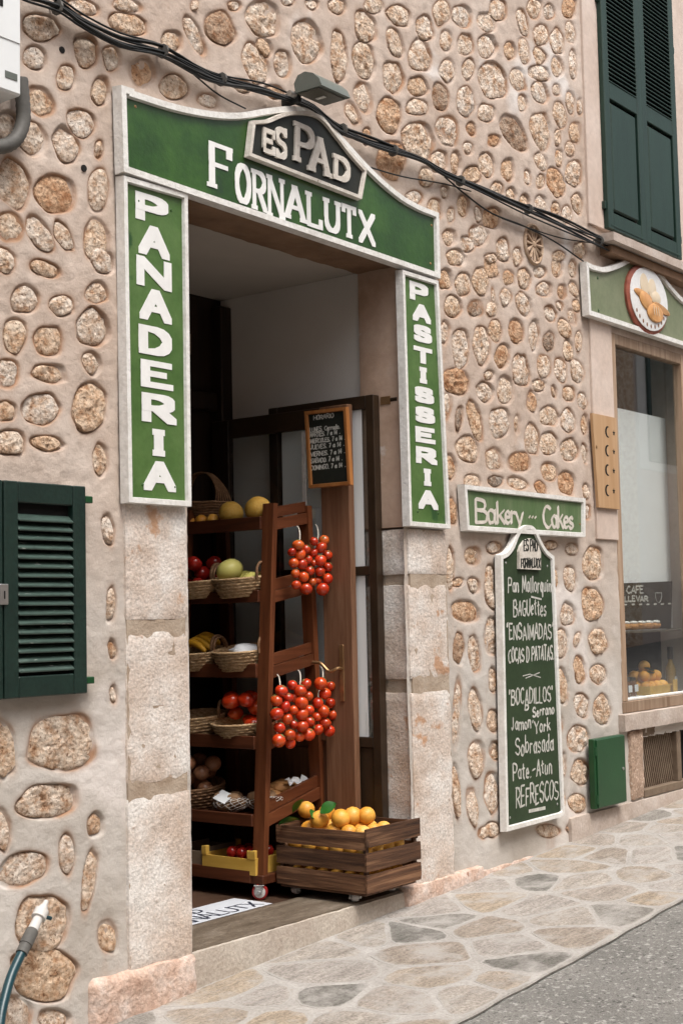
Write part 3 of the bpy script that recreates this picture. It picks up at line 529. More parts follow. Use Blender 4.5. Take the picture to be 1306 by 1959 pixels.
# ---- body of the wall behind the render and above the frame
for a_, b_ in (((-6, .05, -.6), (4.15, .26, 8.2)), ((5.80, .05, -.2), (8.029, .26, 8.2)), ((4.151, .05, 3.42), (5.799, .26, 8.2)), ((9.171, .05, -.2), (16, .26, 8.2)), ((8.03, .05, 3.36), (9.17, .26, 8.2)), ((8.03, .12, -.2), (9.17, .26, .944))): MB().box(a_, b_).obj('wall_core', M_PL, BLD)
for a_, b_ in (((-6, -.004, -.7), (2.6, .049, 8.2)), ((9.9, -.004, 0), (16, .049, 8.2))): MB().box(a_, b_).obj('wall_extension', M_PL, BLD)
def rough_box(a, b, res=.03, amp=.004, rnd=.012, seed=0, f=14):
    a, b = Vector(a), Vector(b); mb = MB(); dim = b-a; vid = {}; N_ = [max(1, int(round(dim[k]/res))) for k in range(3)]
    N_ = [min(v, 60) for v in N_]
    def vert(i, j, k):
        key = (i, j, k)
        if key not in vid:
            u = Vector((i/N_[0], j/N_[1], k/N_[2])); p = Vector((a[q]+dim[q]*u[q] for q in range(3)))
            c = Vector((min(max(p[q], a[q]+rnd), b[q]-rnd) for q in range(3))); d = p-c
            if d.length > 1e-9:
                nrm = d.normalized(); cnt = sum(abs(x) > 1e-9 for x in d)
                p = c+nrm*rnd if cnt > 1 else p
            else: nrm = Vector()
            nv = noise.noise(p*f+Vector((seed, 0, 0)))+.5*noise.noise(p*f*2.7+Vector((0, seed, 0)))
            p = p+nrm*nv*amp
            vid[key] = len(mb.v); mb.v.append(tuple(p))
        return vid[key]
    for ax in range(3):
        o1, o2 = [(1, 2), (2, 0), (0, 1)][ax]
        for side in (0, N_[ax]):
            for i in range(N_[o1]):
                for j in range(N_[o2]):
                    def V_(p, q):
                        k = [0, 0, 0]; k[ax] = side; k[o1] = p; k[o2] = q; return vert(*k)
                    q = (V_(i, j), V_(i+1, j), V_(i+1, j+1), V_(i, j+1)); mb.f.append(q if side else q[::-1])
    return mb
DW = MB().box((4.30, .262, 3.34), (4.32, .264, 3.36)).obj('doorway', M_JAMB, BLD)   # tiny hidden box, added only to carry the dressed stones
def jstone(name, a, b, mat=M_JAMB, **kw):
    return autosmooth(rough_box(a, b, **kw).obj(name, mat, DW), 50)
zl = [onY(296, y).z for y in (1848, 1519, 1496, 1207, 1187, 960)]
jstone('jamb_stone', (3.842, -.014, zl[0]), (4.190, .262, zl[1]), seed=1, res=.03, amp=.006, rnd=.016)
jstone('jamb_stone', (3.842, -.012, zl[2]), (4.192, .262, zl[3]), seed=2, res=.03, amp=.006, rnd=.016)
jstone('jamb_stone', (3.842, -.015, zl[4]), (4.189, .262, 2.10), seed=3, res=.03, amp=.006, rnd=.016)
MB().box((3.85, -.009, zl[0]+.02), (4.174, .25, 2.09)).obj('joint', M_JOINT, DW)
jstone('reveal', (3.90, .0005, 2.104), (4.195, .262, 3.40), M_REVEAL, seed=4, amp=.002)
zr = [onY(815, y).z for y in (1690, 1322, 1298, 1118, 1100, 1022)]
jstone('jamb_stone', (5.750, -.014, zr[0]-.02), (6.098, .262, zr[1]), seed=5, res=.03, amp=.006, rnd=.016)
jstone('jamb_stone', (5.748, -.012, zr[2]), (6.098, .262, zr[3]), seed=6, res=.03, amp=.006, rnd=.016)
jstone('jamb_stone', (5.751, -.015, zr[4]), (6.096, .262, 2.025), seed=7, res=.03, amp=.006, rnd=.016)
MB().box((5.766, -.009, zr[0]), (6.09, .25, 2.02)).obj('joint', M_JOINT, DW)
jstone('reveal', (5.747, .0005, 2.03), (6.05, .262, 3.40), M_REVEAL, seed=8, amp=.002)
jstone('lintel', (4.197, .0005, 3.335), (5.745, .262, 3.47), M_LINT, seed=9, amp=.005)
jstone('corner_stone', (3.64, -.03, .05), (4.20, .20, .285), M_CORNER, seed=10, amp=.010, rnd=.03, f=9)
jstone('base_stone', (5.66, -.03, .12), (6.35, .045, .30), M_CORNER, seed=11, amp=.008, rnd=.02)
jstone('base_stone', (6.36, -.012, .15), (7.0, .045, .275), M_CORNER, seed=13, amp=.012, rnd=.03)
STEPO = autosmooth(rough_box((4.196, -.004, 0.0), (5.752, .30, .278), res=.04, amp=.005, rnd=.012, seed=12).obj('step', M_STEP, BLD), 50)
autosmooth(rough_box((4.198, .012, .262), (5.745, .34, .2835), res=.05, amp=.0015, rnd=.006, seed=14).obj('tread', M_TREAD, STEPO), 50)
# ---- vestibule inside
FL = .268
MB().box((3.2, .30, .10), (5.80, 1.40, FL)).obj('inner_floor', M_FLOORT, BLD)
MB().box((3.2, .262, 3.352), (5.9, 1.40, 3.45)).obj('ceiling', M_CEIL, BLD)
MB().box((5.775, .264, FL), (5.90, 1.40, 3.351)).obj('white_wall', M_WHITEWALL, BLD)
MB().box((3.1, .264, FL), (3.20, 1.40, 3.351)).obj('inner_wall', M_DARKWOOD, BLD)  # unseen side wall, given dark wood to cut bounced light
pan = MB().box((3.2, 1.22, FL), (5.774, 1.40, 3.35)).obj('panelling', M_DARKWOOD, BLD)
for x0, x1 in ((3.9, 4.55), (4.60, 5.20), (5.25, 5.70)): MB().bbox((x0, 1.20, .5), (x1, 1.219, 2.1), .006).obj('panel', M_DARKWOOD, pan)
MB().bbox((5.685, 1.14, FL), (5.773, 1.219, 3.30), .006).obj('post', M_DARKWOOD, pan)
MB().bbox((5.20, 1.17, 2.72), (5.684, 1.219, 2.82), .006).obj('rail', M_DARKWOOD, pan)
ac = MB().bbox((4.85, 1.10, 2.98), (5.42, 1.219, 3.11), .015).obj('cover_strip', M_CARD, BLD)
# ---- render bands round the right-hand windows
MB().bbox((7.79, -.016, 3.98), (8.06, .02, 7.4), .004).obj('render_band', M_BAND, BLD); MB().bbox((9.09, -.016, 3.98), (9.5, .02, 7.4), .004).obj('render_band', M_BAND, BLD)
MB().bbox((7.755, -.015, 2.03), (8.035, .02, 3.40), .004).obj('render_band', M_BAND, BLD); MB().bbox((9.165, -.015, .96), (9.5, .02, 3.40), .004).obj('render_band', M_BAND, BLD)
# ---- shop window
SW = MB().bbox((8.035, -.006, .965), (9.165, .06, 1.035), .004).obj('shop_window', M_WFRAME, BLD)
MB().bbox((8.035, -.006, 1.036), (8.10, .06, 3.34), .004).obj('frame', M_WFRAME, SW); MB().bbox((9.085, -.006, 1.036), (9.165, .06, 3.34), .004).obj('frame', M_WFRAME, SW)
MB().bbox((8.101, -.005, 3.27), (9.084, .06, 3.34), .004).obj('frame', M_WFRAME, SW)
MB().bbox((8.116, .008, 1.0361), (9.084, .035, 1.052), .003).obj('glazing_bead', M_TRIM, SW)
MB().box((8.11, .022, 1.04), (9.09, .028, 3.255)).obj('pane', M_GLASS, SW)
mb = MB(); mb.box((7.9, .90, .95), (9.40, .95, 3.45)); mb.box((7.85, .27, .95), (7.9, .95, 3.45)); mb.box((9.40, .27, .95), (9.45, .95, 3.45)); mb.box((7.85, .27, 3.45), (9.45, .95, 3.5))
mb.obj('display_recess', M_FRAMEB, BLD)  # recess coloured dark so reflections in the pane show
MB().box((8.036, .061, .945), (9.164, .27, 1.037)).obj('display_floor', M_DISPW, BLD); MB().box((7.9, .271, .945), (9.399, .899, 1.037)).obj('display_floor', M_DISPW, BLD)
MB().box((7.93, .165, 1.47), (9.37, .175, 2.92)).obj('roller_blind', M_DISPW, BLD)
MB().bbox((8.117, .066, 1.452), (9.083, .45, 1.464), .003).obj('glass_shelf', M_GREYD, BLD)
MB().bbox((8.117, .50, 1.28), (8.70, .85, 1.30), .003).obj('inner_shelf', M_DISPW, BLD)
sl_ = autosmooth(rough_box((7.972, -.045, .858), (9.6, .118, .9625), res=.05, amp=.004, rnd=.01, seed=21).obj('window_sill', M_SILLST, BLD), 50)
pill = autosmooth(rough_box((8.09, -.02, .428), (8.272, .118, .856), res=.03, amp=.010, rnd=.02, seed=22).obj('pillar_stone', M_GRAN, BLD), 50)
autosmooth(rough_box((7.30, -.022, .20), (9.6, .118, .425), res=.06, amp=.008, rnd=.02, seed=23).obj('plinth', M_SILLST, BLD), 50)
# ---- cellar vent under the window
VT = MB().box((8.273, .10, .42), (9.32, .117, .86)).obj('cellar_vent', M_BLACK, BLD)
MB().bbox((8.274, .0, .80), (9.32, .05, .857), .004).obj('frame', M_GRILLE, VT); MB().bbox((8.274, -.01, .426), (9.32, .05, .475), .004).obj('frame', M_GRILLE, VT)
MB().bbox((8.80, .0, .476), (8.86, .05, .799), .004).obj('frame', M_GRILLE, VT)
for k in range(24):
    x = 8.20+.028*k; t = .10; p0, p1 = Vector((x, .035, .80)), Vector((x+t, .035, .476))
    if x < 8.28: f_ = (8.28-x)/t; p0 = p0.lerp(p1, min(f_, .95))
    if p1.x > 8.80: f_ = (8.80-x)/t; p1 = p0.lerp(p1, max(.05, min(1, f_)))
    if (p1-p0).length < .05: continue
    mb = MB(); w_ = Vector((.0065, 0, .002)); mb.prism([p0-w_, p0+w_, p1+w_, p1-w_], (0, .02, 0)); mb.obj('slat', M_GRILLE, VT)
# ---- louvred shutters of the small window on the left
def shutter(x0, x1, z0, z1, yf, st, nslat, louv, panel, mats, name, label, sw=.05, keyplate=None, th=.035):
    mf, ms = mats
    s = MB().bbox((x0, yf, z0), (x0+sw, yf+th, z1), .004).obj(name, mf, BLD); s['label'] = label
    MB().bbox((x1-sw, yf, z0), (x1, yf+th, z1), .004).obj('stile', mf, s)
    rails = sorted({z0, z1-st, *([panel[1]] if panel else [])})
    for z in rails: MB().bbox((x0+sw+.0005, yf+.002, z), (x1-sw-.0005, yf+th-.002, z+st), .004).obj('rail', mf, s)
    MB().box((x0+sw, yf+th-.004, z0+.01), (x1-sw, yf+th-.001, z1-.01)).obj('shade_backing', M_BLACK, s)  # black sheet painted for the dark between the slats
    la, lb = louv; h = (lb-la)/nslat
    c_ = Vector(((x0+x1)/2, yf+.016, 0)); wd = (x1-x0)/2-sw-.001
    me_ = MB().bbox((-wd, -.022, -.0045), (wd, .018, .0045), .003, Matrix.Rotation(math.radians(38), 4, 'X')).mesh('slat', ms)
    for k in range(nslat): link('slat', me_, (c_.x, c_.y, la+h*(k+.5)), s, rot=(random.uniform(-.035, .035), random.uniform(-.004, .004), 0))
    if panel: MB().bbox((x0+sw+.02, yf+.006, panel[0]), (x1-sw-.02, yf+th-.006, panel[1]-.02), .012).obj('raised_panel', mf, s)
    return s
p0, p1 = onY(0, 917, -.045), onY(166, 1326, -.045)
ls = shutter(3.228, p1.x, p1.z, onY(166, 931, -.045).z, -.052, .075, 17, (onY(80, 1286, -.045).z, onY(80, 982, -.045).z), None, (M_DGREEN, M_SLAT), 'louvred_shutter', 'dark green louvred shutter low on the wall left of the doorway', sw=.062)
kp = onY(8, 1137, -.053); MB().bbox((kp.x-.018, -.057, kp.z-.036), (kp.x+.018, -.0525, kp.z+.036), .002).obj('latch_plate', M_STEEL, ls)
MB().bbox((kp.x-.003, -.0585, kp.z-.016), (kp.x+.003, -.0572, kp.z+.012), .001).obj('keyhole', M_BLACK, ls)
for py in (957, 1300):
    h = onY(175, py, -.02); MB().bbox((p1.x+.0005, -.047, h.z-.014), (p1.x+.04, -.02, h.z+.012), .003).obj('hinge', M_BOXGREEN, ls); MB().bbox((p1.x+.03, -.0195, h.z-.012), (p1.x+.039, .01, h.z+.010), .002).obj('hinge_pin', M_STEEL, ls)
shutter(2.80, 3.222, p1.z, onY(166, 931, -.045).z, -.050, .075, 17, (onY(80, 1286, -.045).z, onY(80, 982, -.045).z), None, (M_DGREEN, M_SLAT), 'louvred_shutter', 'left leaf of the low louvred shutter, at the edge of the picture', sw=.062)
MB().box((2.79, -.012, p1.z+.03), (p1.x-.02, -.005, onY(166, 931).z-.03)).obj('black_gap_sheet', M_BLACK, BLD)  # black sheet on the wall face, standing for shade behind the slats
# ---- tall shutters of the upper window
zb = onY(1160, 437, -.03).z; zt = 6.6; xl, xm, xr = onY(1150, 200, -.03).x, onY(1222, 200, -.03).x, onY(1288, 200, -.03).x
lz = onY(1190, 176, -.03).z; pz = onY(1190, 215, -.03).z
for (a, b, lab, sg) in ((xl, xm-.002, 'left leaf of the tall blue-green shutters above the shop window', 0), (xm+.002, xr, 'right leaf of the tall blue-green shutters above the shop window', .004)):
    s = shutter(a, b, zb, zt, -.050+sg, .11, 54, (lz, zt-.12), (zb+.13, lz-.11), (M_UGREEN, M_UGREEN), 'tall_shutter', lab, sw=.075)
    MB().bbox((a+.03, -.052, zb+.02), (b-.03, -.0505, zb+.03), .001).obj('drip_strip', M_UGREEN, s)
    for z in (zb+.12, lz+.5):
        xx = a-.02 if sg == 0 else b; MB().bbox((xx, -.04, z), (xx+.02, -.005, z+.05), .002).obj('hinge', M_UGREEN, s)
MB().box((xl+.01, -.018, zb+.01), (xr-.01, -.0165, zt)).obj('black_gap_sheet', M_BLACK, BLD)  # black sheet standing in for the dark behind the tall leaves
us = autosmooth(rough_box((xl-.10, -.13, zb-.115), (xr+.3, .02, zb-.055), res=.08, amp=.003, rnd=.01, seed=31).obj('upper_sill', M_SILLST, BLD), 50)
autosmooth(rough_box((xl-.04, -.09, zb-.18), (xr+.25, .02, zb-.117), res=.08, amp=.003, rnd=.02, seed=32).obj('sill_moulding', M_LINT, BLD), 50)
# ================================================================== STREET SIDE BEHIND THE VIEWER (mirrored in the panes)
OB = thing('opposite_house', (12, -6.6, 0), 'pale rendered house across the street, mirrored in the shop window', 'building')
MB().box((-14, -7.2, -2), (34, -6.6, 6.6)).obj('wall', M_BAND, OB)
MB().bbox((18.6, -6.599, 0.4), (22.15, -6.56, 6.55), .01).obj('stone_facing', M_ST, OB)
for x, z in ((3.5, 3.0), (9.5, 3.0), (15.5, 3.0), (23.35, 4.0), (27.5, 3.0)):
    wf = MB().bbox((x-1.05, -6.599, z), (x+1.05, -6.57, z+2.4), .01).obj('window_surround', M_WHITEWALL, OB)
    for sgn in (-1, 1): MB().bbox((x+sgn*.36-.345, -6.5695, z+.15), (x+sgn*.36+.345, -6.53, z+2.2), .006).obj('shutter', M_UGREEN, wf)
# ================================================================== LETTERING (pen strokes swept over simple letter skeletons)
def arc(cx, cy, rx, ry, a0, a1, n=None):
    n = n or max(3, int(abs(a1-a0)/24)); return [(cx+rx*math.cos(math.radians(a0+(a1-a0)*k/n)), cy+ry*math.sin(math.radians(a0+(a1-a0)*k/n))) for k in range(n+1)]
GL = {
'A': [[(0,0),(.5,1),(1,0)], [(.2,.34),(.8,.34)]],
'B': [[(0,0),(0,1)], [(0,1),(.5,1)]+arc(.5,.77,.36,.23,90,-90)+[(0,.54)], [(0,.54),(.55,.54)]+arc(.55,.27,.45,.27,90,-90)+[(0,0)]],
'C': [arc(.55,.5,.55,.5,48,312)], 'D': [[(0,0),(0,1)], [(0,1),(.4,1)]+arc(.4,.5,.6,.5,90,-90)+[(0,0)]],
'E': [[(.95,1),(0,1),(0,0),(1,0)], [(0,.52),(.72,.52)]], 'F': [[(1,1),(0,1),(0,0)], [(0,.52),(.72,.52)]],
'G': [arc(.52,.5,.52,.5,50,345)+[(1,.42),(.62,.42)]], 'H': [[(0,0),(0,1)], [(1,0),(1,1)], [(0,.5),(1,.5)]],
'I': [[(.5,0),(.5,1)]], 'J': [[(.7,1),(.7,.25)]+arc(.4,.25,.3,.25,0,-165)],
'K': [[(0,0),(0,1)], [(1,1),(.02,.45)], [(.25,.6),(1,0)]], 'L': [[(0,1),(0,0),(1,0)]],
'M': [[(0,0),(.08,1),(.5,.2),(.92,1),(1,0)]], 'N': [[(0,0),(0,1),(1,0),(1,1)]], 'O': [arc(.5,.5,.5,.5,90,450)],
'P': [[(0,0),(0,1)], [(0,1),(.5,1)]+arc(.5,.73,.48,.27,90,-90)+[(0,.46)]],
'R': [[(0,0),(0,1)], [(0,1),(.5,1)]+arc(.5,.74,.45,.26,90,-90)+[(0,.48)], [(.42,.48),(1,0)]],
'S': [arc(.5,.75,.46,.25,22,270)+arc(.5,.25,.5,.25,90,-155)[1:]], 'T': [[(0,1),(1,1)], [(.5,1),(.5,0)]],
'U': [[(0,1),(0,.34)]+arc(.5,.34,.5,.34,180,360)+[(1,1)]], 'V': [[(0,1),(.5,0),(1,1)]], 'X': [[(0,1),(1,0)], [(1,1),(0,0)]],
'Y': [[(0,1),(.5,.48),(1,1)], [(.5,.48),(.5,0)]], 'Z': [[(0,1),(1,1),(0,0),(1,0)]],
'a': [arc(.45,.3,.42,.3,40,400), [(.86,.6),(.88,.08),(1,0)]], 'b': [[(.05,1),(.05,0)], arc(.5,.3,.45,.3,180,-180)],
'c': [arc(.5,.3,.48,.3,45,315)], 'd': [arc(.45,.3,.42,.3,0,360), [(.88,1),(.88,0)]],
'e': [[(.05,.3),(.92,.34)]+arc(.5,.3,.45,.3,10,310)], 'g': [arc(.45,.32,.42,.28,0,360), [(.88,.6),(.88,-.15)]+arc(.5,-.15,.38,.2,0,-150)],
'i': [[(.5,.6),(.5,0)], [(.5,.78),(.52,.82)]], 'k': [[(.05,1),(.05,0)], [(.85,.6),(.08,.26)], [(.3,.36),(.95,0)]], 'l': [[(.5,1),(.5,.08),(.7,0)]],
'm': [[(0,0),(0,.6)], [(0,.42)]+arc(.25,.42,.24,.18,180,0)+[(.49,0)], [(.5,.42)]+arc(.75,.42,.24,.18,180,0)+[(1,0)]],
'n': [[(.05,0),(.05,.6)], [(.05,.38)]+arc(.48,.38,.42,.22,180,0)+[(.92,0)]], 'o': [arc(.5,.3,.46,.3,90,450)],
'p': [[(.05,.6),(.05,-.35)], arc(.5,.3,.45,.3,180,-180)], 'q': [arc(.45,.3,.42,.3,0,360), [(.88,.6),(.88,-.38)]],
'r': [[(.1,0),(.1,.6)], [(.1,.38)]+arc(.55,.38,.45,.2,180,50)], 's': [arc(.5,.45,.4,.15,25,270)+arc(.5,.15,.45,.15,90,-155)[1:]],
't': [[(.45,.9),(.45,.1),(.8,0)], [(.05,.62),(.9,.66)]], 'u': [[(.05,.6),(.05,.2)]+arc(.45,.2,.4,.2,180,360)+[(.86,.6),(.88,0)]],
'v': [[(.05,.6),(.5,0),(.95,.6)]], 'y': [[(.05,.6),(.48,.05)], [(.92,.6),(.25,-.38),(0,-.34)]],
'0': [arc(.5,.5,.4,.5,90,450)], '1': [[(.25,.75),(.55,1),(.55,0)]], '2': [arc(.5,.72,.42,.28,160,-40)+[(.05,0),(.95,0)]], '4': [[(.7,0),(.7,1),(.05,.3),(.95,.3)]],
'6': [arc(.5,.3,.42,.3,0,360), [(.1,.35),(.3,.8),(.7,1)]], '7': [[(.05,1),(.95,1),(.35,0)]], '9': [arc(.5,.7,.42,.3,0,360), [(.9,.65),(.6,0)]], '5': [[(.9,1),(.15,1),(.1,.58)]+arc(.45,.32,.45,.32,110,-150)],
'.': [[(.4,.02),(.5,.06)]], ',': [[(.5,.1),(.4,-.12)]], '-': [[(.1,.42),(.9,.45)]], '"': [[(.3,1.05),(.25,.85)], [(.6,1.07),(.55,.87)]], "'": [[(.5,1.1),(.45,.92)]], '~': [[(.0,.1),(.25,.25),(.5,.1),(.75,.25),(1,.12)]],
}
WID = {'I': .28, 'i': .3, 'l': .32, '.': .32, ',': .3, ' ': .55, '"': .45, "'": .25, 'J': .75, 't': .62, 'r': .62, 'M': 1.15, 'm': 1.2, 's': .7, 'c': .72, 'e': .74, 'L': .8, '1': .5, 'E': .85, 'F': .85}
def hull(pts):
    P = sorted(set((round(x, 6), round(y, 6)) for x, y in pts))
    if len(P) < 3: return P
    def half(L):
        h = []
        for p in L:
            while len(h) > 1 and (h[-1][0]-h[-2][0])*(p[1]-h[-2][1])-(h[-1][1]-h[-2][1])*(p[0]-h[-2][0]) <= 0: h.pop()
            h.append(p)
        return h[:-1]
    return half(P)+half(P[::-1])
def glyph(mb, pl, ch, u0, u1, v0, v1, nw, nh, h0, h1, serif=0, rot=0, jit=0, slant=0, round_=False):
    """write one letter into the box (u0..u1, v0..v1) of plane pl; the pen is nw x nh metres"""
    nib = [(-nw/2, -nh/2), (nw/2, -nh/2), (nw/2, nh/2), (-nw/2, nh/2)] if not round_ else [(nw/2*math.cos(a), nh/2*math.sin(a)) for a in [k*math.pi/3 for k in range(6)]]
    nib = [(x*math.cos(rot)-y*math.sin(rot), x*math.sin(rot)+y*math.cos(rot)) for x, y in nib]
    W, Hh = (u1-u0)-(nw if not jit else 0), (v1-v0)-(nh if not jit else 0); ou, ov = u0+(nw/2 if not jit else 0), v0+(nh/2 if not jit else 0)
    strokes = [list(s) for s in GL[ch]]
    if serif:
        ends = []
        for s in strokes:
            for p, q in ((s[0], s[1]), (s[-1], s[-2])):
                if abs(p[0]-q[0]) < .55*abs(p[1]-q[1])+.02 and (p[1] < .02 or p[1] > .98) and p not in ends: ends.append(p)
            for k in range(1, len(s)-1):
                if s[k][1] in (0, 1) and ch in 'MNAV' and s[k] not in ends and ch != 'V': ends.append(s[k])
        for p in ends:
            if ch == 'A' and p[1] == 1: strokes.append([(p[0]-serif*.7, 1), (p[0]+.02, 1)]); continue
            if ch == 'T' and p[1] > .9: continue
            strokes.append([(p[0]-serif, p[1]), (p[0]+serif, p[1])])
        if ch == 'T': strokes += [[(0, 1), (0, .84)], [(1, 1), (1, .84)]]
        if ch in 'EF': strokes += [[(.97, 1), (.97, .8)]]
        if ch in 'EL': strokes += [[(1, 0), (1, .2)]]
        if ch == 'S': strokes += [[(.93, .84), (.93, 1)], [(.05, .16), (.05, 0)]]
    if jit:
        strokes = [[(x+random.uniform(-jit, jit), y+random.uniform(-jit, jit)*.6) for x, y in s] for s in strokes]
    c = 0
    for s in strokes:
        for a, b in zip(s[:-1], s[1:]):
            P = [(ou+p[0]*W+slant*p[1]*Hh+n_[0], ov+p[1]*Hh+n_[1]) for p in (a, b) for n_ in nib]
            hl = hull(P); c += 1; top = h1+c*.00006
            if len(hl) < 3: continue
            m = len(hl); vs = [pl.p3(u, v, top) for u, v in hl]+[pl.p3(u, v, h0) for u, v in hl]
            mb.add(vs, [tuple(range(m))]+[(k, m+k, m+(k+1) % m, (k+1) % m) for k in range(m)])
def line_text(mb, pl, text, u0, u1, v0, v1, nw, nh, h0, h1, gap=.22, jit=.05, rot=.6, wob=.04, slant=.05):
    """a hand-written line: v0 baseline, v1 top of the capitals"""
    ws = [WID.get(ch, 1.0 if ch.isupper() else .78) for ch in text]; tot = sum(ws)+gap*(len(text)-1); k = (u1-u0)/tot; u = u0
    for ch, w_ in zip(text, ws):
        dv = random.uniform(-wob, wob)*(v1-v0); sc = 1+random.uniform(-.08, .08)
        if ch in GL: glyph(mb, pl, ch, u, u+w_*k, v0+dv, v0+dv+(v1-v0)*sc, nw*random.uniform(.8, 1.2), nh, h0, h1, rot=rot, jit=jit, slant=slant)
        u += (w_+gap)*k
def cbox(pl, zm, xl, xr, yt, yb, sh=0.0):              # letter box in the photograph -> upright box on the plane
    xc = (xl+xr)/2; u0 = pl.uv(*zm(xl, (yt+yb)/2))[0]; u1 = pl.uv(*zm(xr, (yt+yb)/2))[0]
    return u0, u1, pl.uv(*zm(xc, yb))[1], pl.uv(*zm(xc, yt))[1]
Z0 = Zm(0, 0, 1)
def offset_in(P, w_):
    n_ = len(P); area = sum(P[k][0]*P[(k+1) % n_][1]-P[(k+1) % n_][0]*P[k][1] for k in range(n_)); sg = 1 if area > 0 else -1; out = []
    for k in range(n_):
        a, b, c = Vector(P[k-1]), Vector(P[k]), Vector(P[(k+1) % n_]); d1 = (b-a).normalized(); d2 = (c-b).normalized()
        n1, n2 = Vector((-d1.y, d1.x))*sg, Vector((-d2.y, d2.x))*sg; m = n1+n2; m = m/max(m.dot(m)/2, .3); out.append(tuple(b+m*w_))
    return out
def poly_board(name, pl, P, h0, h1, mat, parent):
    P = offset_in(P, .008)
    return MB().prism([pl.p3(u, v, h0) for u, v in P], pl.n*(h1-h0)).obj(name, mat, parent)
def trim(name, pl, P, w_, h0, h1, mat, parent, hb=-.02):
    """each straight or curved run of the border is its own lath; joined where the run is smooth"""
    Q = offset_in(P, w_); n_ = len(P); runs = []; cur = [0]
    for k in range(n_):
        a, b, c = Vector(P[k-1]), Vector(P[k]), Vector(P[(k+1) % n_])
        if (b-a).angle(c-b) > math.radians(38) or k == 0: runs.append([k])
        else: runs[-1].append(k)
    for r, nxt in zip(runs, runs[1:]+[[n_]]):
        ids = r+[nxt[0] % n_]; mb = MB(); dh = random.uniform(0, .0015)
        for a, b in zip(ids[:-1], ids[1:]):
            c = [P[a], P[b], Q[b], Q[a]]
            b3 = [pl.p3(*p, h) for p, h in zip(c, (hb, hb, h0, h0))]; ch = .12
            top = [pl.p3(p[0]+(q[0]-p[0])*ch, p[1]+(q[1]-p[1])*ch, h1+dh) for p, q in ((P[a], Q[a]), (P[b], Q[b]), (Q[b], P[b]), (Q[a], P[a]))]
            e0, e1 = a == ids[0], b == ids[-1]
            mb.add(b3+top, [(4, 5, 6, 7), (0, 1, 5, 4), (2, 3, 7, 6), (1, 2, 6, 5), (3, 0, 4, 7)])
        autosmooth(mb.obj(name, mat, parent), 25)
def screw(pl, u, v, h, parent, mat=None, r=.007):
    mb = MB(); c = pl.p3(u, v, h); ax = 'y' if pl.a == 'Y' else 'x'
    mb.lathe([(r, -.002), (r, .0), (r*.6, .0025)] if pl.n.dot(Vector((0, 1, 0) if ax == 'y' else (1, 0, 0))) > 0 else [(r*.6, -.0025), (r, 0), (r, .002)], 8, c, ax); mb.obj('screw', mat or M_BRASS, parent)
def smooth2(P, k=5): return [(q.x, q.y) for q in catmull([Vector((p[0], p[1], 0)) for p in P], k)]
# ---- main sign over the door
PL = Plane('Y', -.030)
top = smooth2([(250, 176), (330, 201), (400, 214), (450, 216), (500, 208), (545, 204), (580, 208), (612, 226), (650, 266), (700, 321), (750, 366), (790, 391), (832, 408)], 4)
out_px = [(222, 163), (250, 172)]+top+[(835, 536), (227, 332)]
P = [PL.uv(*p) for p in out_px]
S1 = thing('shop_sign', PL.p3(5, 3.4), 'long green bakery sign with curved white border over the doorway', 'sign')
poly_board('board', PL, P, -.024, .010, M_GREEN, S1); trim('border', PL, P, .034, .0102, .026, M_TRIM, S1)
for ch, xl, xr, yt, yb, zm in (('F',778,878,550,722,Z1),('O',878,945,622,775,Z1),('R',945,1004,650,800,Z1),('N',1003,1068,672,828,Z1),('A',1066,1152,705,836,Z1),('L',1150,1215,735,865,Z1)):
    u0, u1, v0, v1 = cbox(PL, zm, xl, xr, yt, yb); d_ = (u1-u0)*.045; u0, u1 = u0+d_, u1-d_; mb = MB(); glyph(mb, PL, ch, u0, u1, v0, v1, (u1-u0)*(.20 if ch in 'NAX' else .25), .019, .0105, .0135, serif=.11); mb.obj('letter', M_LETTER, S1)
ZU = Zm(340, 360, 2.968)
for ch, xl, xr, yt, yb in (('U',815,912,70,258),('T',915,1005,100,285),('X',1010,1112,138,322)):
    u0, u1, v0, v1 = cbox(PL, ZU, xl, xr, yt, yb); d_ = (u1-u0)*.045; u0, u1 = u0+d_, u1-d_; mb = MB(); glyph(mb, PL, ch, u0, u1, v0, v1, (u1-u0)*(.20 if ch in 'NAX' else .25), .019, .0105, .0135, serif=.11); mb.obj('letter', M_LETTER, S1)
for px, py in ((256, 205), (822, 432), (820, 505)): screw(PL, *PL.uv(px, py), .0105, S1)
# the small black panel with the name
ZE = Zm(440, 170, 4.664); pe = [(160, 290)]+[tuple(q) for q in smooth2([(215, 288), (300, 278), (420, 228), (540, 206), (680, 214), (790, 268), (900, 400), (1040, 580), (1180, 735)], 4)]+[(1132, 1000), (122, 612)]
PE = Plane('Y', -.0415); Pp = [PE.uv(*ZE(*p)) for p in pe]
np_ = poly_board('name_panel', PE, Pp, -.0012, .016, M_BLACKB, S1); np_['label'] = 'small black name panel with raised pale letters'
trim('border', PE, Pp, .020, .0162, .030, M_OLDLET, np_, .002)
for ch, xl, xr, yt, yb in (('E',256,362,368,592),('S',362,466,350,636),('P',540,712,330,680),('A',668,852,440,768),('D',890,1032,612,838)):
    u0, u1, v0, v1 = cbox(PE, ZE, xl, xr, yt, yb); mb = MB(); glyph(mb, PE, ch, u0, u1, v0, v1, (u1-u0)*.22, .022, .0162, .026, serif=.10, slant=.06); mb.obj('letter', M_OLDLET, np_)
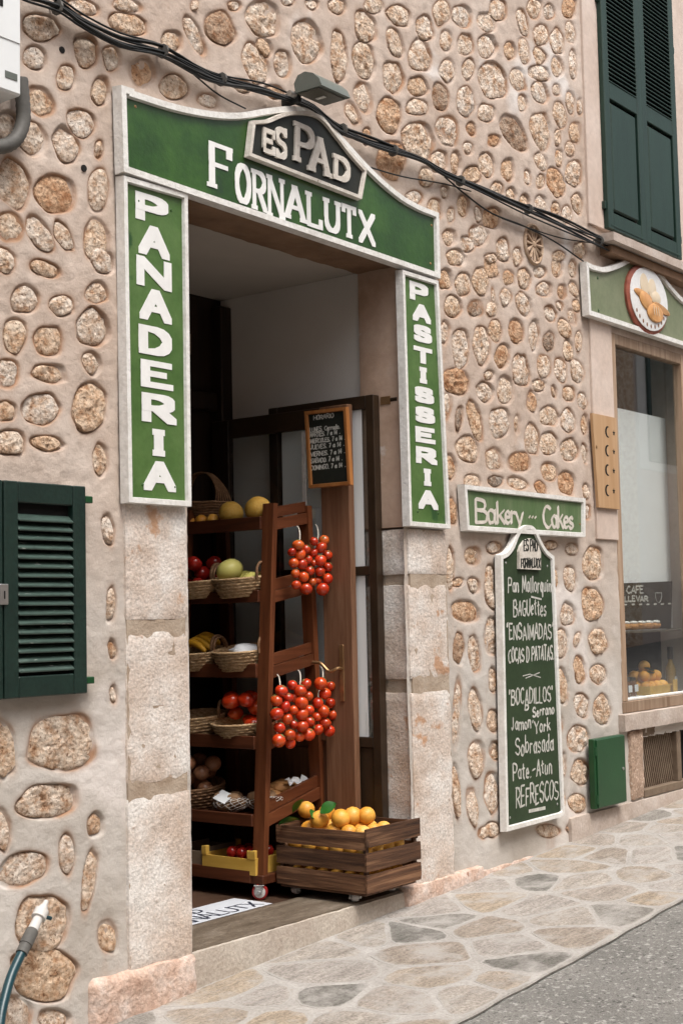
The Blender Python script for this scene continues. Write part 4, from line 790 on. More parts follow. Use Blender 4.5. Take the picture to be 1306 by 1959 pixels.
# ---- the two upright strips
def strip(corners, letters, zm, label, nwf, nh):
    pl = Plane('Y', -.026); P = [pl.uv(*c) for c in corners]
    s = thing('sign_strip', pl.p3(*P[3]), label, 'sign', 'upright sign strips beside the doorway')
    poly_board('board', pl, P, -.024, .008, M_GREENL, s); trim('border', pl, P, .026, .0082, .022, M_TRIM, s)
    for ch, xl, xr, yt, yb in letters:
        yt, yb = yt+(yb-yt)*.035, yb-(yb-yt)*.035; u0, u1, v0, v1 = cbox(pl, zm, xl, xr, yt, yb); mb = MB()
        wv = (.052 if ch in 'PDIERTS' else .043)*nwf
        if ch == 'I': um = (u0+u1)/2; u0, u1 = um-.045*nwf, um+.045*nwf
        glyph(mb, pl, ch, u0, u1, v0, v1, wv, nh, .0085, .0105, serif=.0 if ch not in 'I' else .22); mb.obj('letter', M_LETTER, s)
    for c in ((0, 1), (1, 1), (0, 0), (1, 0)):
        a = Vector(P[0]).lerp(Vector(P[1]), .26 if c[0] == 0 else .76); b = Vector(P[3]).lerp(Vector(P[2]), .26 if c[0] == 0 else .76); q = b.lerp(a, .935 if c[1] else .06); screw(pl, q.x, q.y, .0085, s, M_GREEN)
    return s
strip([(228, 336), (353, 372), (360, 971), (238, 963)], [('P',256,320,373,429),('A',262,321,432,494),('N',258,325,494,554),('A',264,325,553,618),('D',262,326,624,683),('E',266,328,690,746),('R',268,334,753,812),('I',288,313,820,875),('A',272,333,881,942)], Z0, 'green upright sign strip reading PANADERIA on the left of the doorway', 1.0, .024)
strip([(762, 516), (832, 538), (855, 1013), (776, 1007)], [('P',780,816,541,578),('A',786,820,582,618),('S',787,822,622,657),('T',788,823,664,697),('I',799,813,702,735),('S',789,826,740,773),('S',790,828,778,811),('E',791,829,817,849),('R',792,832,855,889),('I',805,823,896,931),('A',797,834,937,976)], Z0, 'green upright sign strip reading PASTISSERIA on the right of the doorway', .92, .022)
# ---- bakery / cakes board
pl = Plane('Y', -.028); P = [pl.uv(*c) for c in ((880, 926), (1113, 953), (1113, 1029), (886, 1016))]
s = thing('bakery_sign', pl.p3(*P[3]), 'low green board hand-lettered Bakery and Cakes on the stone wall', 'sign')
poly_board('board', pl, P, -.024, .008, M_GREENF, s); trim('border', pl, P, .030, .0082, .022, M_TRIM, s)
for ch, xl, xr, yt, yb in (('B',188,246,158,280),('a',250,292,165,282),('k',300,342,172,284),('e',342,370,178,284),('r',374,402,184,284),('y',400,440,188,290),('.',468,480,220,250),('.',484,496,220,252),('.',500,512,222,254),('C',548,590,192,306),('a',592,622,200,306),('k',626,654,196,306),('e',656,682,208,308),('s',684,706,212,312)):
    u0, u1, v0, v1 = cbox(pl, Z8, xl, xr, yt, yb); mb = MB()
    glyph(mb, pl, ch, u0, u1, v0, v1, .021, .009, .0084, .0096, rot=.6, jit=.035); mb.obj('letter', M_OLDLET, s)
for px, py in ((892, 970), (1106, 1003)): screw(pl, *pl.uv(px, py), .0085, s)
# ---- menu board
pl = Plane('Y', -.034)
tp = [tuple(q) for q in smooth2([(312, 452), (348, 436), (376, 400), (396, 350), (416, 312), (446, 292), (480, 293), (506, 318), (531, 372), (562, 424), (601, 457)], 3)]
pe = tp+[(657, 1828), (650, 1848), (635, 1858), (342, 1937)]; P = [pl.uv(*Z8(*p)) for p in pe]
s = thing('menu_board', pl.p3(*pl.uv(*Z8(342, 1937))), 'tall dark green chalk menu board with arched top on the stone wall', 'menu board')
poly_board('board', pl, P, -.026, .006, M_MENU, s); trim('border', pl, P, .030, .0062, .017, M_TRIM, s)
lines = [('Pan Mallorquin',362,590,570,648),('BAGUettes',390,562,692,776),('"ENSAIMADAS"',352,604,822,902),('COCAS D PATATAS.',362,606,948,1020),('"BOCADILLOS"',364,600,1166,1246),('D',452,470,1256,1280),('Serrano',492,606,1258,1310),('Jamon',378,482,1322,1386),("'York",490,586,1338,1398),('Sobrasada',400,602,1420,1508),('Pate.-Atun',386,594,1556,1640),('REFRESCOS',402,628,1682,1780)]
for t, xl, xr, yt, yb in lines:
    u0, u1, v0, v1 = cbox(pl, Z8, xl, xr, yt, yb); mb = MB(); line_text(mb, pl, t, u0, u1, v0, v1, .0088, .005, .0064, .0072, gap=.34, jit=.075, rot=.8, wob=.07); mb.obj('chalk_line', M_CHALK, s)
for (xa, ya), (xb, yb), w_ in (((440, 1100), (480, 1090), .005), ((476, 1090), (535, 1108), .005), ((455, 1112), (530, 1082), .005), ((485, 676), (540, 690), .010), ((472, 1824), (560, 1806), .018)):
    mb = MB(); a, b = pl.uv(*Z8(xa, ya)), pl.uv(*Z8(xb, yb)); hl = [(a[0], a[1]-w_/2), (b[0], b[1]-w_/2), (b[0], b[1]+w_/2), (a[0], a[1]+w_/2)]
    mb.prism([pl.p3(u, v, .0064) for u, v in hl], pl.n*.0009); mb.obj('chalk_mark', M_CHALK, s)
pq = [(405, 535), (405, 432), (415, 398), (438, 368), (465, 356), (492, 367), (515, 400), (528, 435), (528, 541)]; Pq = [pl.uv(*Z8(*p)) for p in pq]
pq_ = poly_board('plaque', pl, Pq, .0062, .022, M_OLDLET, s)
for t, xl, xr, yt, yb in (('ES PAD', 432, 504, 375, 432), ('FORNALUTX', 418, 520, 474, 520)):
    u0, u1, v0, v1 = cbox(pl, Z8, xl, xr, yt, yb); mb = MB(); line_text(mb, pl, t, u0, u1, v0, v1, .010, .006, .0221, .0226, jit=.02, rot=0); mb.obj('lettering', M_BLACKB, pq_)
for x, y in ((350, 495), (572, 512), (372, 1858), (625, 1785)): screw(pl, *pl.uv(*Z8(x, y)), .0065, s, M_STEEL)
# ---- curved sign over the shop window
pl = Plane('Y', -.030); xp = pl.uv(1225, 488)[0]
Lf = [pl.uv(*p) for p in ((1113, 500), (1127, 507), (1150, 511), (1175, 504), (1198, 493), (1225, 488))]
Lf = [Lf[0]]+[tuple(q) for q in smooth2(Lf[1:], 4)]; half = Lf+[(2*xp-u, v) for u, v in Lf[::-1][1:]]
vb = pl.uv(1118, 604)[1]; P = half+[(2*xp-Lf[0][0], vb), (Lf[0][0]+.015, vb)]
s = thing('window_sign', pl.p3(Lf[0][0], vb), 'faded green sign with arched white border above the shop window', 'sign')
poly_board('board', pl, P, -.026, .008, M_GREENW, s); trim('border', pl, P, .038, .0082, .024, M_TRIM, s)
for px, py in ((1140, 532), (1142, 595)): screw(pl, *pl.uv(px, py), .0085, s, M_GREEN, .011)
c = Vector((8.49, 0, 3.612)); RZ = .228
d = thing('bread_plaque', (c.x, -.04, c.z-RZ), 'round ceramic plaque painted with loaves on the arched green sign', 'plaque')
def disc(name, cu, cv, ru, rv, h0, h1, mat, parent, rot=0, n_=28):
    pts = []
    for k in range(n_):
        a = 2*math.pi*k/n_; x, z = ru*math.cos(a), rv*math.sin(a); pts.append((cu+x*math.cos(rot)-z*math.sin(rot), cv+x*math.sin(rot)+z*math.cos(rot)))
    mb = MB(); ch = [(cu+(u-cu)*.9, cv+(v-cv)*.9) for u, v in pts]
    mb.add([pl.p3(u, v, h0) for u, v in pts]+[pl.p3(u, v, h0+(h1-h0)*.6) for u, v in pts]+[pl.p3(u, v, h1) for u, v in ch], [(k, (k+1) % n_, n_+(k+1) % n_, n_+k) for k in range(n_)]+[(n_+k, n_+(k+1) % n_, 2*n_+(k+1) % n_, 2*n_+k) for k in range(n_)]+[tuple(2*n_+k for k in range(n_))])
    return autosmooth(mb.obj(name, mat, parent), 30)
disc('rim', c.x, c.z, RZ*1.35, RZ, .0085, .034, M_TERRA, d); disc('face', c.x, c.z, RZ*1.22, RZ*.9, .0345, .040, M_PLATE, d)
for cu, cv, ru, rv, rot, m_, hh in ((-.06,.075,.05,.075,.2,M_CREAM,0),(.03,.065,.05,.07,-.1,M_CREAM,.001),(.07,.02,.06,.045,0,M_CREAM,.002),(-.08,.01,.11,.03,-.1,M_BREAD,.003),(-.05,-.02,.085,.055,-.3,M_BREAD,.005),(.13,-.035,.11,.028,-.15,M_BREAD,.004),(.05,-.075,.10,.062,0,M_BREAD,.008)):
    disc('loaf', c.x+cu*1.25, c.z+cv*1.1, ru*1.2, rv, .0402, .044+hh, m_, d, rot, 18)
for k in range(3): disc('slash', c.x+.03+.035*k, c.z-.07, .005, .035, .0535, .0545, M_CREAM, d, .15, 8)
for k in range(9): a = math.radians(215+k*14); disc('mark', c.x+RZ*1.06*math.cos(a), c.z+RZ*.78*math.sin(a), .010, .014, .0402, .0412, M_BROWNI, d, 0, 8)
# ---- opening hours board hung on the open door (faces into the doorway)
plx = Plane('X', 5.60); ZH = Zm(550, 740, 5.936)
P = [plx.uv(*p) for p in ((585, 787), (665, 778), (674, 928), (594, 935))]
s = thing('hours_board', plx.p3(*P[3]), 'small black opening-hours board in an orange wooden frame on the open door', 'chalkboard')
poly_board('board', plx, P, -.010, .006, M_BLACKB, s); trim('frame', plx, P, .020, .0062, .016, M_HORF, s, -.009)
for t, xl, xr, y in (('HORARIO',305,530,340),('LUNES. Cerrado.',262,600,472),('MARTES. 7 a 14h.',262,605,530),('MIERCOLES. 7 a 14h.',265,662,598),('JUEVES. 7 a 14h.',270,652,668),('VIERNES. 7 a 14h.',272,660,748),('SABADO. 7 a 14h.',275,630,826),('DOMINGO. 7 a 14h.',275,668,904)):
    u0, u1, v0, v1 = cbox(plx, ZH, xl, xr, y-24, y+24); mb = MB(); line_text(mb, plx, t, u0, u1, v0, v1, .0045, .003, .0063, .0067, jit=.04, rot=.5); mb.obj('chalk_line', M_CHALK, s)
# ================================================================== OPEN DOOR LEAVES (hinged on the right reveal)
GD = MB().bbox((5.690, .135, FL+.01), (5.742, .185, 2.70), .003).obj('glazed_leaf', M_FRAMEB, BLD); GD['label'] = 'brown framed glazed leaf folded back against the right reveal'
MB().bbox((5.692, .1855, 2.635), (5.740, .76, 2.70), .003).obj('rail', M_FRAMEB, GD); MB().bbox((5.692, .1855, 1.80), (5.740, .76, 1.845), .003).obj('rail', M_FRAMEB, GD)
MB().bbox((5.692, .1855, .95), (5.740, .76, 1.0), .003).obj('rail', M_FRAMEB, GD); MB().bbox((5.700, .1855, FL+.012), (5.732, .76, .949), .003).obj('panel', M_FRAMEB, GD)
MB().bbox((5.690, .7605, FL+.01), (5.742, .82, 2.70), .003).obj('stile', M_FRAMEB, GD)
MB().box((5.712, .184, 1.845), (5.718, .762, 2.636)).obj('pane', M_GLASS, GD); MB().box((5.712, .184, 1.0), (5.718, .762, 1.80)).obj('pane', M_GLASS, GD)
MB().box((5.7065, .222, 1.001), (5.7085, .745, 1.799)).obj('lit_wall_sheet', M_DISPW, GD); MB().box((5.7065, .222, 1.846), (5.7085, .745, 2.634)).obj('lit_wall_sheet', M_DISPW, GD)  # pale sheets added for the bright lit wall seen through the glass
hp = onX(737, 766, 5.745); MB().bbox((5.7425, hp.y-.03, hp.z-.02), (5.7465, hp.y+.03, hp.z+.02), .001).obj('hinge', M_BRASS, GD); MB().lathe([(.012, -.02), (.012, .02)], 8, (5.752, hp.y-.05, hp.z), 'y').obj('hinge_pin', M_FRAMEB, GD)
def dy(px, x=5.655): return onX(px, 1200, x).y
y0, y1 = dy(677), dy(622)
WD = MB().bbox((5.640, y0, FL+.01), (5.682, y1, 2.66), .004).obj('oak_leaf', M_DOORW, BLD); WD['label'] = 'oak inner door leaf with long brass handle, standing open'
MB().bbox((5.642, y1+.0005, 2.56), (5.680, y1+.62, 2.66), .004).obj('rail', M_FRAMEB, WD); MB().bbox((5.642, y1+.0005, FL+.01), (5.680, y1+.62, .42), .004).obj('rail', M_DOORW, WD)
MB().bbox((5.642, y1+.0005, .98), (5.680, y1+.62, 1.10), .004).obj('rail', M_DOORW, WD); MB().bbox((5.640, y1+.6205, FL+.01), (5.682, y1+.74, 2.66), .004).obj('stile', M_DARKWOOD, WD)
MB().bbox((5.650, y1+.03, .45), (5.672, y1+.59, .95), .012).obj('raised_panel', M_DOORW, WD); MB().box((5.656, y1, .42), (5.664, y1+.62, .98)).obj('panel_field', M_DOORW, WD)
MB().box((5.658, y1, 1.10), (5.664, y1+.62, 2.56)).obj('pane', M_GLASS, WD)
MB().bbox((5.646, y1+.10, 1.11), (5.654, y1+.125, 2.55), .002).obj('glazing_bar', M_TRIM, WD)
hz = onX(650, 1280, 5.62); hb = MB().bbox((5.632, hz.y-.014, hz.z-.16), (5.6395, hz.y+.014, hz.z+.12), .002).obj('handle_plate', M_BRASS, WD)
mb = MB(); mb.tube(catmull([(5.636, hz.y, hz.z), (5.60, hz.y, hz.z+.005), (5.585, hz.y+.04, hz.z-.01), (5.58, hz.y+.09, hz.z+.03), (5.58, hz.y+.14, hz.z+.035)], 5), .008, 8); autosmooth(mb.obj('handle', M_BRASS, hb))
b = thing('glass_bottle', (5.735, .215, 1.0005), 'clear glass bottle standing behind the glazed door leaf', 'bottle')
bp_ = onX(700, 1405, 5.716); mb = MB(); mb.lathe([(.030, 0), (.034, .01), (.034, .12), (.028, .15), (.012, .19), (.012, .23), (.015, .235), (.015, .25)], 14, (5.7375, .225, 1.0005)); autosmooth(mb.obj('bottle_body', M_CLEAR, b)); mb = MB(); mb.lathe([(.013, .2505), (.013, .27)], 10, (5.7375, .225, 1.0005)); mb.obj('stopper', M_PALEW, b)
b.location = (5.7375, .225, 1.0005)
# ================================================================== RACK
RY = .470; RE = 1.10
A1, A0 = onY(523, 962, RY), onY(503, 1690, RY); B1, B0 = onY(588, 967, RY), onY(622, 1690, RY)
xA = lambda z: A0.x+(A1.x-A0.x)*(z-A0.z)/(A1.z-A0.z)
xB = lambda z: B0.x+(B1.x-B0.x)*(z-B0.z)/(B1.z-B0.z)
RK = thing('display_rack', (5.35, .8, FL), 'reddish brown wooden greengrocer rack with slanted shelves in the doorway', 'rack')
ZB = .385; ZT = A1.z
for yy in (RY, RE):
    for xf, nm in ((xA, 0), (xB, 1)):
        mb = MB(); w_ = .034; q = [Vector((xf(z)+d, yy, z)) for z, d in ((ZB, 0), (ZB, w_), (ZT, w_), (ZT, 0))]
        mb.prism(q, (0, .068 if yy == RY else -.068, 0)); mb.obj('post', M_RACK, RK)
TL = .16                                       # shelves tip towards the passage
shelf_px = [(985, 1012), (1127, 1152), (1268, 1297), (1407, 1434), (1556, 1581), (1662, 1688)]
SH = []
for a, b_ in shelf_px:
    zt_, zb_ = onY(500, a, RY+.04).z, onY(500, b_, RY+.04).z; SH.append((zt_, zb_))
for k, (zt_, zb_) in enumerate(SH):
    xl, xr = xA(zb_)-.012, xB(zb_)+.03; tl = TL if k < 5 else .03
    def P_(x, z): return z+(x-xl)*tl
    mb = MB(); q = [Vector((xl+.02, RY+.07, P_(xl+.02, zb_+.012))), Vector((xr-.02, RY+.07, P_(xr-.02, zb_+.012))), Vector((xr-.02, RY+.07, P_(xr-.02, zb_+.026))), Vector((xl+.02, RY+.07, P_(xl+.02, zb_+.026)))]
    mb.prism(q, (0, RE-RY-.14, 0)); mb.obj('shelf', M_RACKY, RK)
    MB().bbox((xl, RY+.069, zb_), (xl+.019, RE-.069, zt_-.004), .003).obj('shelf_lip', M_RACKY, RK)
    if k < 5:                                  # rungs of the street-side end
        for dz0, dz1, dy_ in ((.0, .055, .006), (.06, .112, .018)):
            x0_, x1_ = xA(zb_)+.034, xB(zb_); mb = MB()
            q = [Vector((x, RY+dy_, zb_+dz+(x-xl)*(.16 if k < 3 else .22))) for x, dz in ((x0_, dz0-.01), (x1_, dz0-.01), (x1_, dz1-.01), (x0_, dz1-.01))]
            mb.prism(q, (0, .02, 0)); mb.obj('rung', M_RACKX, RK)
MB().bbox((xA(ZB)-.005, RY-.003, ZB-.045), (xB(ZB)+.04, RE, ZB-.001), .004).obj('base_frame', M_RACKY, RK)
def caster(parent, x, y, zf, r, tyre, hub, top, steer=0.3):
    R_ = Matrix.Translation((x, y, zf)) @ Matrix.Rotation(steer, 4, 'Z')
    def put(mb, nm, mat, p): mb.v = [tuple(R_ @ Vector(v)) for v in mb.v]; return autosmooth(mb.obj(nm, mat, p))
    mb = MB(); mb.lathe([(r*.8, -.016), (r*.96, -.014), (r, -.006), (r, .006), (r*.96, .014), (r*.8, .016)], 20, (0, 0, r), 'y'); wo = put(mb, 'wheel', tyre, parent)
    mb = MB(); mb.lathe([(r*.2, -.0215), (r*.72, -.0175), (r*.72, .0175), (r*.2, .0215)], 18, (0, 0, r), 'y'); put(mb, 'hub', hub, wo)
    mb = MB(); mb.bbox((-r*.55, -.026, r*.85), (r*.35, -.0225, top-zf-.004), .001); mb.bbox((-r*.55, .0225, r*.85), (r*.35, .026, top-zf-.004), .001); mb.bbox((-r*.7, -.03, top-zf-.004), (r*.6, .03, top-zf), .001); mb.bbox((-.006, -.03, r-.006), (.006, .03, r+.006), .002)
    put(mb, 'fork', M_STEEL, wo)
wx = onZ(497, 1728, FL).x
for x, y in ((xA(ZB)+.01, RY+.03), (xB(ZB)-.01, RY+.03), (xA(ZB)+.01, RE-.06), (xB(ZB)-.01, RE-.06)): caster(RK, x, y, FL+.0002, .038, M_RED, M_PALEW, ZB-.0452, -.95)
# ================================================================== STRINGS OF TOMATOES
T7 = Zm(340, 940, 3.11); T1 = Zm(340, 1300, 2.612)
tom_me = MB().ball((0, 0, 0), 1, 16, 10, (1, 1, .93), .05, 3).mesh('tomato', M_TOM, True)
cal_me = MB()
for k in range(5):
    a = k*1.2566; d = Vector((math.cos(a), math.sin(a), 0)); e = Vector((-d.y, d.x, 0)); cal_me.add([e*.1+Vector((0, 0, .93)), d*.55+Vector((0, 0, .86)), -e*.1+Vector((0, 0, .93)), Vector((0, 0, 1.02))], [(0, 1, 3), (1, 2, 3), (0, 2, 1)])
cal_me = cal_me.mesh('stalk', M_STALK)
BUN = [
('string of tomatoes hanging at the top left of the rack end', T7, (568, 1006), [(716,318,31),(763,345,26),(680,360,26),(727,375,30),(690,425,27),(738,433,31),(775,405,25),(785,472,27),(700,487,25),(748,508,33),(705,557,28),(800,540,26),(762,580,35)]),
('string of tomatoes hanging at the top right of the rack end', T7, (603, 1003), [(811,298,28),(870,290,30),(852,335,31),(808,365,25),(890,377,28),(848,410,32),(892,450,28),(846,476,31),(890,520,31),(832,530,24),(862,583,35),(810,425,22)]),
('string of tomatoes at the lower left of the rack end', T1, (530, 1290), [(518,57,31),(493,105,27),(535,137,29),(552,90,26),(494,172,28),(547,197,29),(508,240,30),(560,277,31),(505,305,32),(563,320,27)]),
('string of tomatoes in the middle of the lower row', T1, (570, 1282), [(573,28,27),(640,22,27),(612,55,29),(652,82,24),(617,115,30),(578,152,27),(656,152,26),(620,175,30),(660,210,26),(580,222,25),(622,233,30),(655,275,28),(607,285,25),(583,92,22)]),
('string of tomatoes at the lower right of the rack end', T1, (613, 1275), [(713,20,29),(763,33,25),(735,72,29),(700,117,27),(762,118,26),(728,158,31),(775,177,25),(736,218,31),(700,250,26),(757,257,29),(695,185,22)]),
]
for lab, zm, hook, L in BUN:
    hk = onY(*hook, RY-.004); t = thing('tomato_string', hk, lab, 'tomatoes', 'tomato strings on the rack end')
    cen = Vector((0, 0, 0)); pts = []
    for (x, y, r) in L:
        px, py = zm(x, y); rr = r/zm.k*((onY(px, py, RY)-CAM).dot(FW)/FPX)*random.uniform(.98, 1.16); p = onY(px, py, RY-.05-rr*(.9 if r < 28 else 1.45)+random.uniform(-.004, .004)); pts.append((p, rr))
    sx_ = sum(p.x for p, r in pts)/len(pts); zlo = min(p.z for p, r in pts)
    mb = MB(); mb.tube(catmull([hk+Vector((0, 0, .0)), hk+Vector((.002, -.012, -.02)), Vector((sx_*.5+hk.x*.5, RY-.045, hk.z-.07)), Vector((sx_, RY-.045, (hk.z+zlo)/2)), Vector((sx_, RY-.05, zlo))], 5), .0034, 6); mb.obj('string', M_STRING, t)
    for p, rr in pts:
        ro = (random.uniform(-.9, .9), random.uniform(-.9, .9), random.uniform(0, 6)); o = link('tomato', tom_me, p, t, ro, (rr*random.uniform(.94, 1.08), rr, rr*random.uniform(.9, 1.02))); link('stalk', cal_me, p, o)
        o.matrix_parent_inverse = Matrix.Translation(-POS[t.name])
# stalks ride on their tomatoes: use plain world placement
for o in [o for o in bpy.data.objects if o.name.startswith('stalk')]:
    o.location = (0, 0, 0); o.matrix_parent_inverse = Matrix.Identity(4)
# ================================================================== BASKETS AND WHAT IS IN THEM
def basket(cx, cy, z, rx, ry, h, label, mat=M_WICK, rows=6, handles='y', rot=0, coarse=1, tilt=TL):
    t = thing('basket', (cx, cy, z), label, 'basket', 'baskets on the rack')
    M_ = Matrix.Translation((cx, cy, z)) @ Matrix.Rotation(-math.atan(tilt), 4, 'Y') @ Matrix.Rotation(rot, 4, 'Z')
    n_ = 44; vs = []; rings = rows*3+1
    for i in range(rings):
        f = i/(rings-1); s = .74+.26*math.sin(f*1.45); row = i//3
        for k in range(n_):
            a = 2*math.pi*k/n_; rip = (.0045 if i % 3 == 1 else 0)*coarse+.0022*coarse*math.cos(a*n_/2+row*math.pi)
            vs.append(M_ @ Vector(((rx*s+rip)*math.cos(a), (ry*s+rip)*math.sin(a), h*f+.003*math.sin(2*a+1))))
    m = len(vs)
    for i in (rings-1, 0):
        f = i/(rings-1); s = (.74+.26*math.sin(f*1.45))
        for k in range(n_): a = 2*math.pi*k/n_; vs.append(M_ @ Vector(((rx*s-.012)*math.cos(a), (ry*s-.012)*math.sin(a), h*f+(.006 if i == 0 else .0)+.003*math.sin(2*a+1))))
    fs = [(i*n_+k, i*n_+(k+1) % n_, (i+1)*n_+(k+1) % n_, (i+1)*n_+k) for i in range(rings-1) for k in range(n_)]
    fs += [((rings-1)*n_+k, (rings-1)*n_+(k+1) % n_, m+(k+1) % n_, m+k) for k in range(n_)]+[(m+k, m+(k+1) % n_, m+n_+(k+1) % n_, m+n_+k) for k in range(n_)]+[tuple(range(n_-1, -1, -1)), tuple(m+n_+k for k in range(n_))]
    autosmooth(MB().add(vs, fs).obj('body', mat, t), 60)
    ring = [M_ @ Vector((rx*math.cos(2*math.pi*k/40), ry*math.sin(2*math.pi*k/40), h+.003*math.sin(4*math.pi*k/40+1))) for k in range(41)]
    autosmooth(MB().tube(ring, [.0058+.0012*(k % 2) for k in range(41)], 6).obj('rim', mat, t), 60)
    if handles:
        for sg in (-1, 1):
            v = Vector((0, ry*sg, h)) if handles == 'y' else Vector((rx*sg, 0, h)); w_ = Vector((.05, 0, 0)) if handles == 'y' else Vector((0, .05, 0))
            P_ = [M_ @ (v+w_*a_+Vector((0, 0, b_))) for a_, b_ in ((-1, -.01), (-.9, .035), (-.4, .065), (.4, .065), (.9, .035), (1, -.01))]
            autosmooth(MB().tube(catmull(P_, 4), .0075, 6).obj('handle', M_WICKD, t), 60)
    return M_
XS = 5.335
def shelf_z(k, x): zt_, zb_ = SH[k]; xl = xA(zb_)-.012; return zb_+.026+(x-xl)*(TL if k < 5 else .03)+.001
def yat(px, k, x): return onX(px, (shelf_px[k][0]-15), x).y
fruit = {nm: MB().ball((0, 0, 0), 1, 14, 9, sc, bp_, 5).mesh(nm, mt, True) for nm, mt, sc, bp_ in (('red_tomato', M_DRED, (1, 1, .85), .12), ('yellow_melon', M_PALEMEL, (1.25, 1, .95), .05), ('onion', M_ONION, (1, 1, .92), .05), ('potato', M_POT, (1.3, 1, .85), .15), ('orange', M_ORANGE, (1, 1, .96), .025), ('melon', M_MELON, (1, 1.12, .98), .03), ('garden_tomato', M_TOM, (1.05, 1, .82), .12), ('cherry', M_DRED, (1, 1, 1), .04))}
def pile(nm, cat, label, group, pts):
    for (x, y, z, r) in pts:
        o = link(nm, fruit[nm], (x, y, z), None, (random.uniform(-.4, .4), random.uniform(-.4, .4), random.uniform(0, 6)), (r,)*3); tag(o, label, cat, group)
def heap(c, rx, ry, z, r, n_, lift=.95, tl=TL):
    pts = []; tries = 0
    while len(pts) < n_ and tries < 900:
        tries += 1; a = random.uniform(0, 6.283); q = math.sqrt(random.random())*.9
        x, y = c[0]+q*(rx-r)*math.cos(a), c[1]+q*(ry-r)*math.sin(a); zz = z+(x-c[0])*tl
        near = [p for p in pts if math.hypot(p[0]-x, p[1]-y) < 1.95*r]
        if near:
            p = max(near, key=lambda p: p[2]); d = math.hypot(p[0]-x, p[1]-y); zz = p[2]+math.sqrt(max(0, (1.95*r)**2-d*d))
            if zz > z+r*3*lift or any(math.dist((x, y, zz), p[:3]) < 1.8*r for p in pts): continue
        pts.append((x, y, zz, r*random.uniform(.9, 1.08)))
    return pts
# shelf 2: peppers and a pale melon; 3: bananas; 4: tomatoes; 5: onions
def put_basket(px, k, x, rx, ry, h, label, **kw):
    y = yat(px, k, x); z = shelf_z(k, x); basket(x, y, z, rx, ry, h, label, **kw); return x, y, z
x, y, z = put_basket(384, 1, 5.315, .13, .150, .088, 'palm basket of dark red tomatoes on the second shelf from the top'); pile('red_tomato', 'tomato', 'dark red tomato in the palm basket on the second shelf', 'tomatoes on the second shelf', heap((x, y), .13, .15, z+.070, .040, 16))
x, y, z = put_basket(464, 1, 5.315, .13, .150, .095, 'palm basket with a pale yellow melon next to the rack post'); pile('yellow_melon', 'melon', 'pale yellow melon in a basket on the second shelf', 'pale melons on the second shelf', heap((x, y), .13, .15, z+.065, .055, 3, .4))
x, y, z = put_basket(384, 2, 5.315, .13, .150, .090, 'palm basket holding bananas on the middle shelf')
for k in range(4):
    mb = MB(); P_ = [Vector((x-.07+.035*k, y-.10+.02*a_, z+.085+.045*math.sin(a_/9*3.14)+.012*k)) for a_ in range(10)]
    mb.tube(catmull(P_, 2), [.007]+[.013+.007*math.sin(i/17*3.14) for i in range(17)]+[.006], 7); tag(autosmooth(mb.obj('banana', M_BAN), 60), 'ripe banana in the palm basket on the middle shelf', 'banana', 'bananas on the middle shelf')
x, y, z = put_basket(466, 2, 5.315, .13, .155, .098, 'palm basket with a bagged loaf beside the rack post, middle shelf')
mb = MB(); mb.ball((x+.02, y, z+.085), .07, 14, 9, (1, 1.3, .6), .3, 2); tag(autosmooth(mb.obj('bagged_loaf', M_PAPER), 40), 'pale loaf wrapped in film in the middle shelf basket', 'loaf')
x, y, z = put_basket(380, 3, 5.315, .13, .150, .105, 'tilted empty-looking palm basket on the fourth shelf', rot=.3)
x, y, z = put_basket(462, 3, 5.315, .125, .150, .082, 'palm basket heaped with ripe tomatoes on the fourth shelf', handles=None); pile('garden_tomato', 'tomato', 'large ripe tomato heaped in the fourth shelf basket', 'tomatoes on the fourth shelf', heap((x, y), .125, .15, z+.07, .043, 17))
x, y, z = put_basket(376, 4, 5.32, .14, .165, .115, 'brown wicker basket of onions on the fifth shelf', mat=M_WICKD, rows=7, coarse=1.7, handles=None); pile('onion', 'onion', 'brown onion in the wicker basket', 'onions in the wicker basket', heap((x, y), .14, .165, z+.10, .042, 20, 1.0))
# top shelf: melons, oranges, a tall-handled basket
zt_ = shelf_z(0, 5.36)
for px, py, r, lb in ((442, 973, .062, 'smooth yellow melon on the top shelf, left of the netted one'), (494, 975, .068, 'netted yellow melon on the top shelf against the rack post')):
    p = onX(px, py, 5.36); tag(link('melon', fruit['melon'], (5.36, p.y, zt_+r*.97), None, (.3*random.random(), .2, random.random()*6), (r,)*3), lb, 'melon')
pile('orange', 'orange', 'small orange lying on the top shelf of the rack', 'oranges on the top shelf', [(xx, onX(px, 985, xx).y, shelf_z(0, xx)+.034, .034) for px, xx in ((362, 5.33), (385, 5.33), (407, 5.33), (378, 5.40))])
hb_ = thing('handled_basket', (5.46, .98, zt_), 'tall-handled brown wicker basket at the back of the top shelf', 'basket')
hx, hy = 5.44, onX(390, 960, 5.44).y; hz_ = shelf_z(0, hx)
mb = MB()
for i in range(9):
    zz = hz_+.008+.013*i; mb.tube([(hx+(.085+.006*i)*math.cos(k*.3142), hy+(.11+.006*i)*math.sin(k*.3142), zz+.003*(k % 2)) for k in range(21)], .0065, 5)
mb.obj('body', M_WICKD, hb_)
for k in range(7):
    o_ = (k-3)*.006; mb = MB(); mb.tube(catmull([(hx+o_*2.5, hy-.14-o_, hz_+.10), (hx+o_*2, hy-.12, hz_+.19), (hx+o_, hy-.04, hz_+.27), (hx+o_, hy+.06, hz_+.27), (hx+o_*2, hy+.13, hz_+.19), (hx+o_*2.5, hy+.14, hz_+.10)], 5), .0042, 5); mb.obj('handle_cane', M_WICKD, hb_)
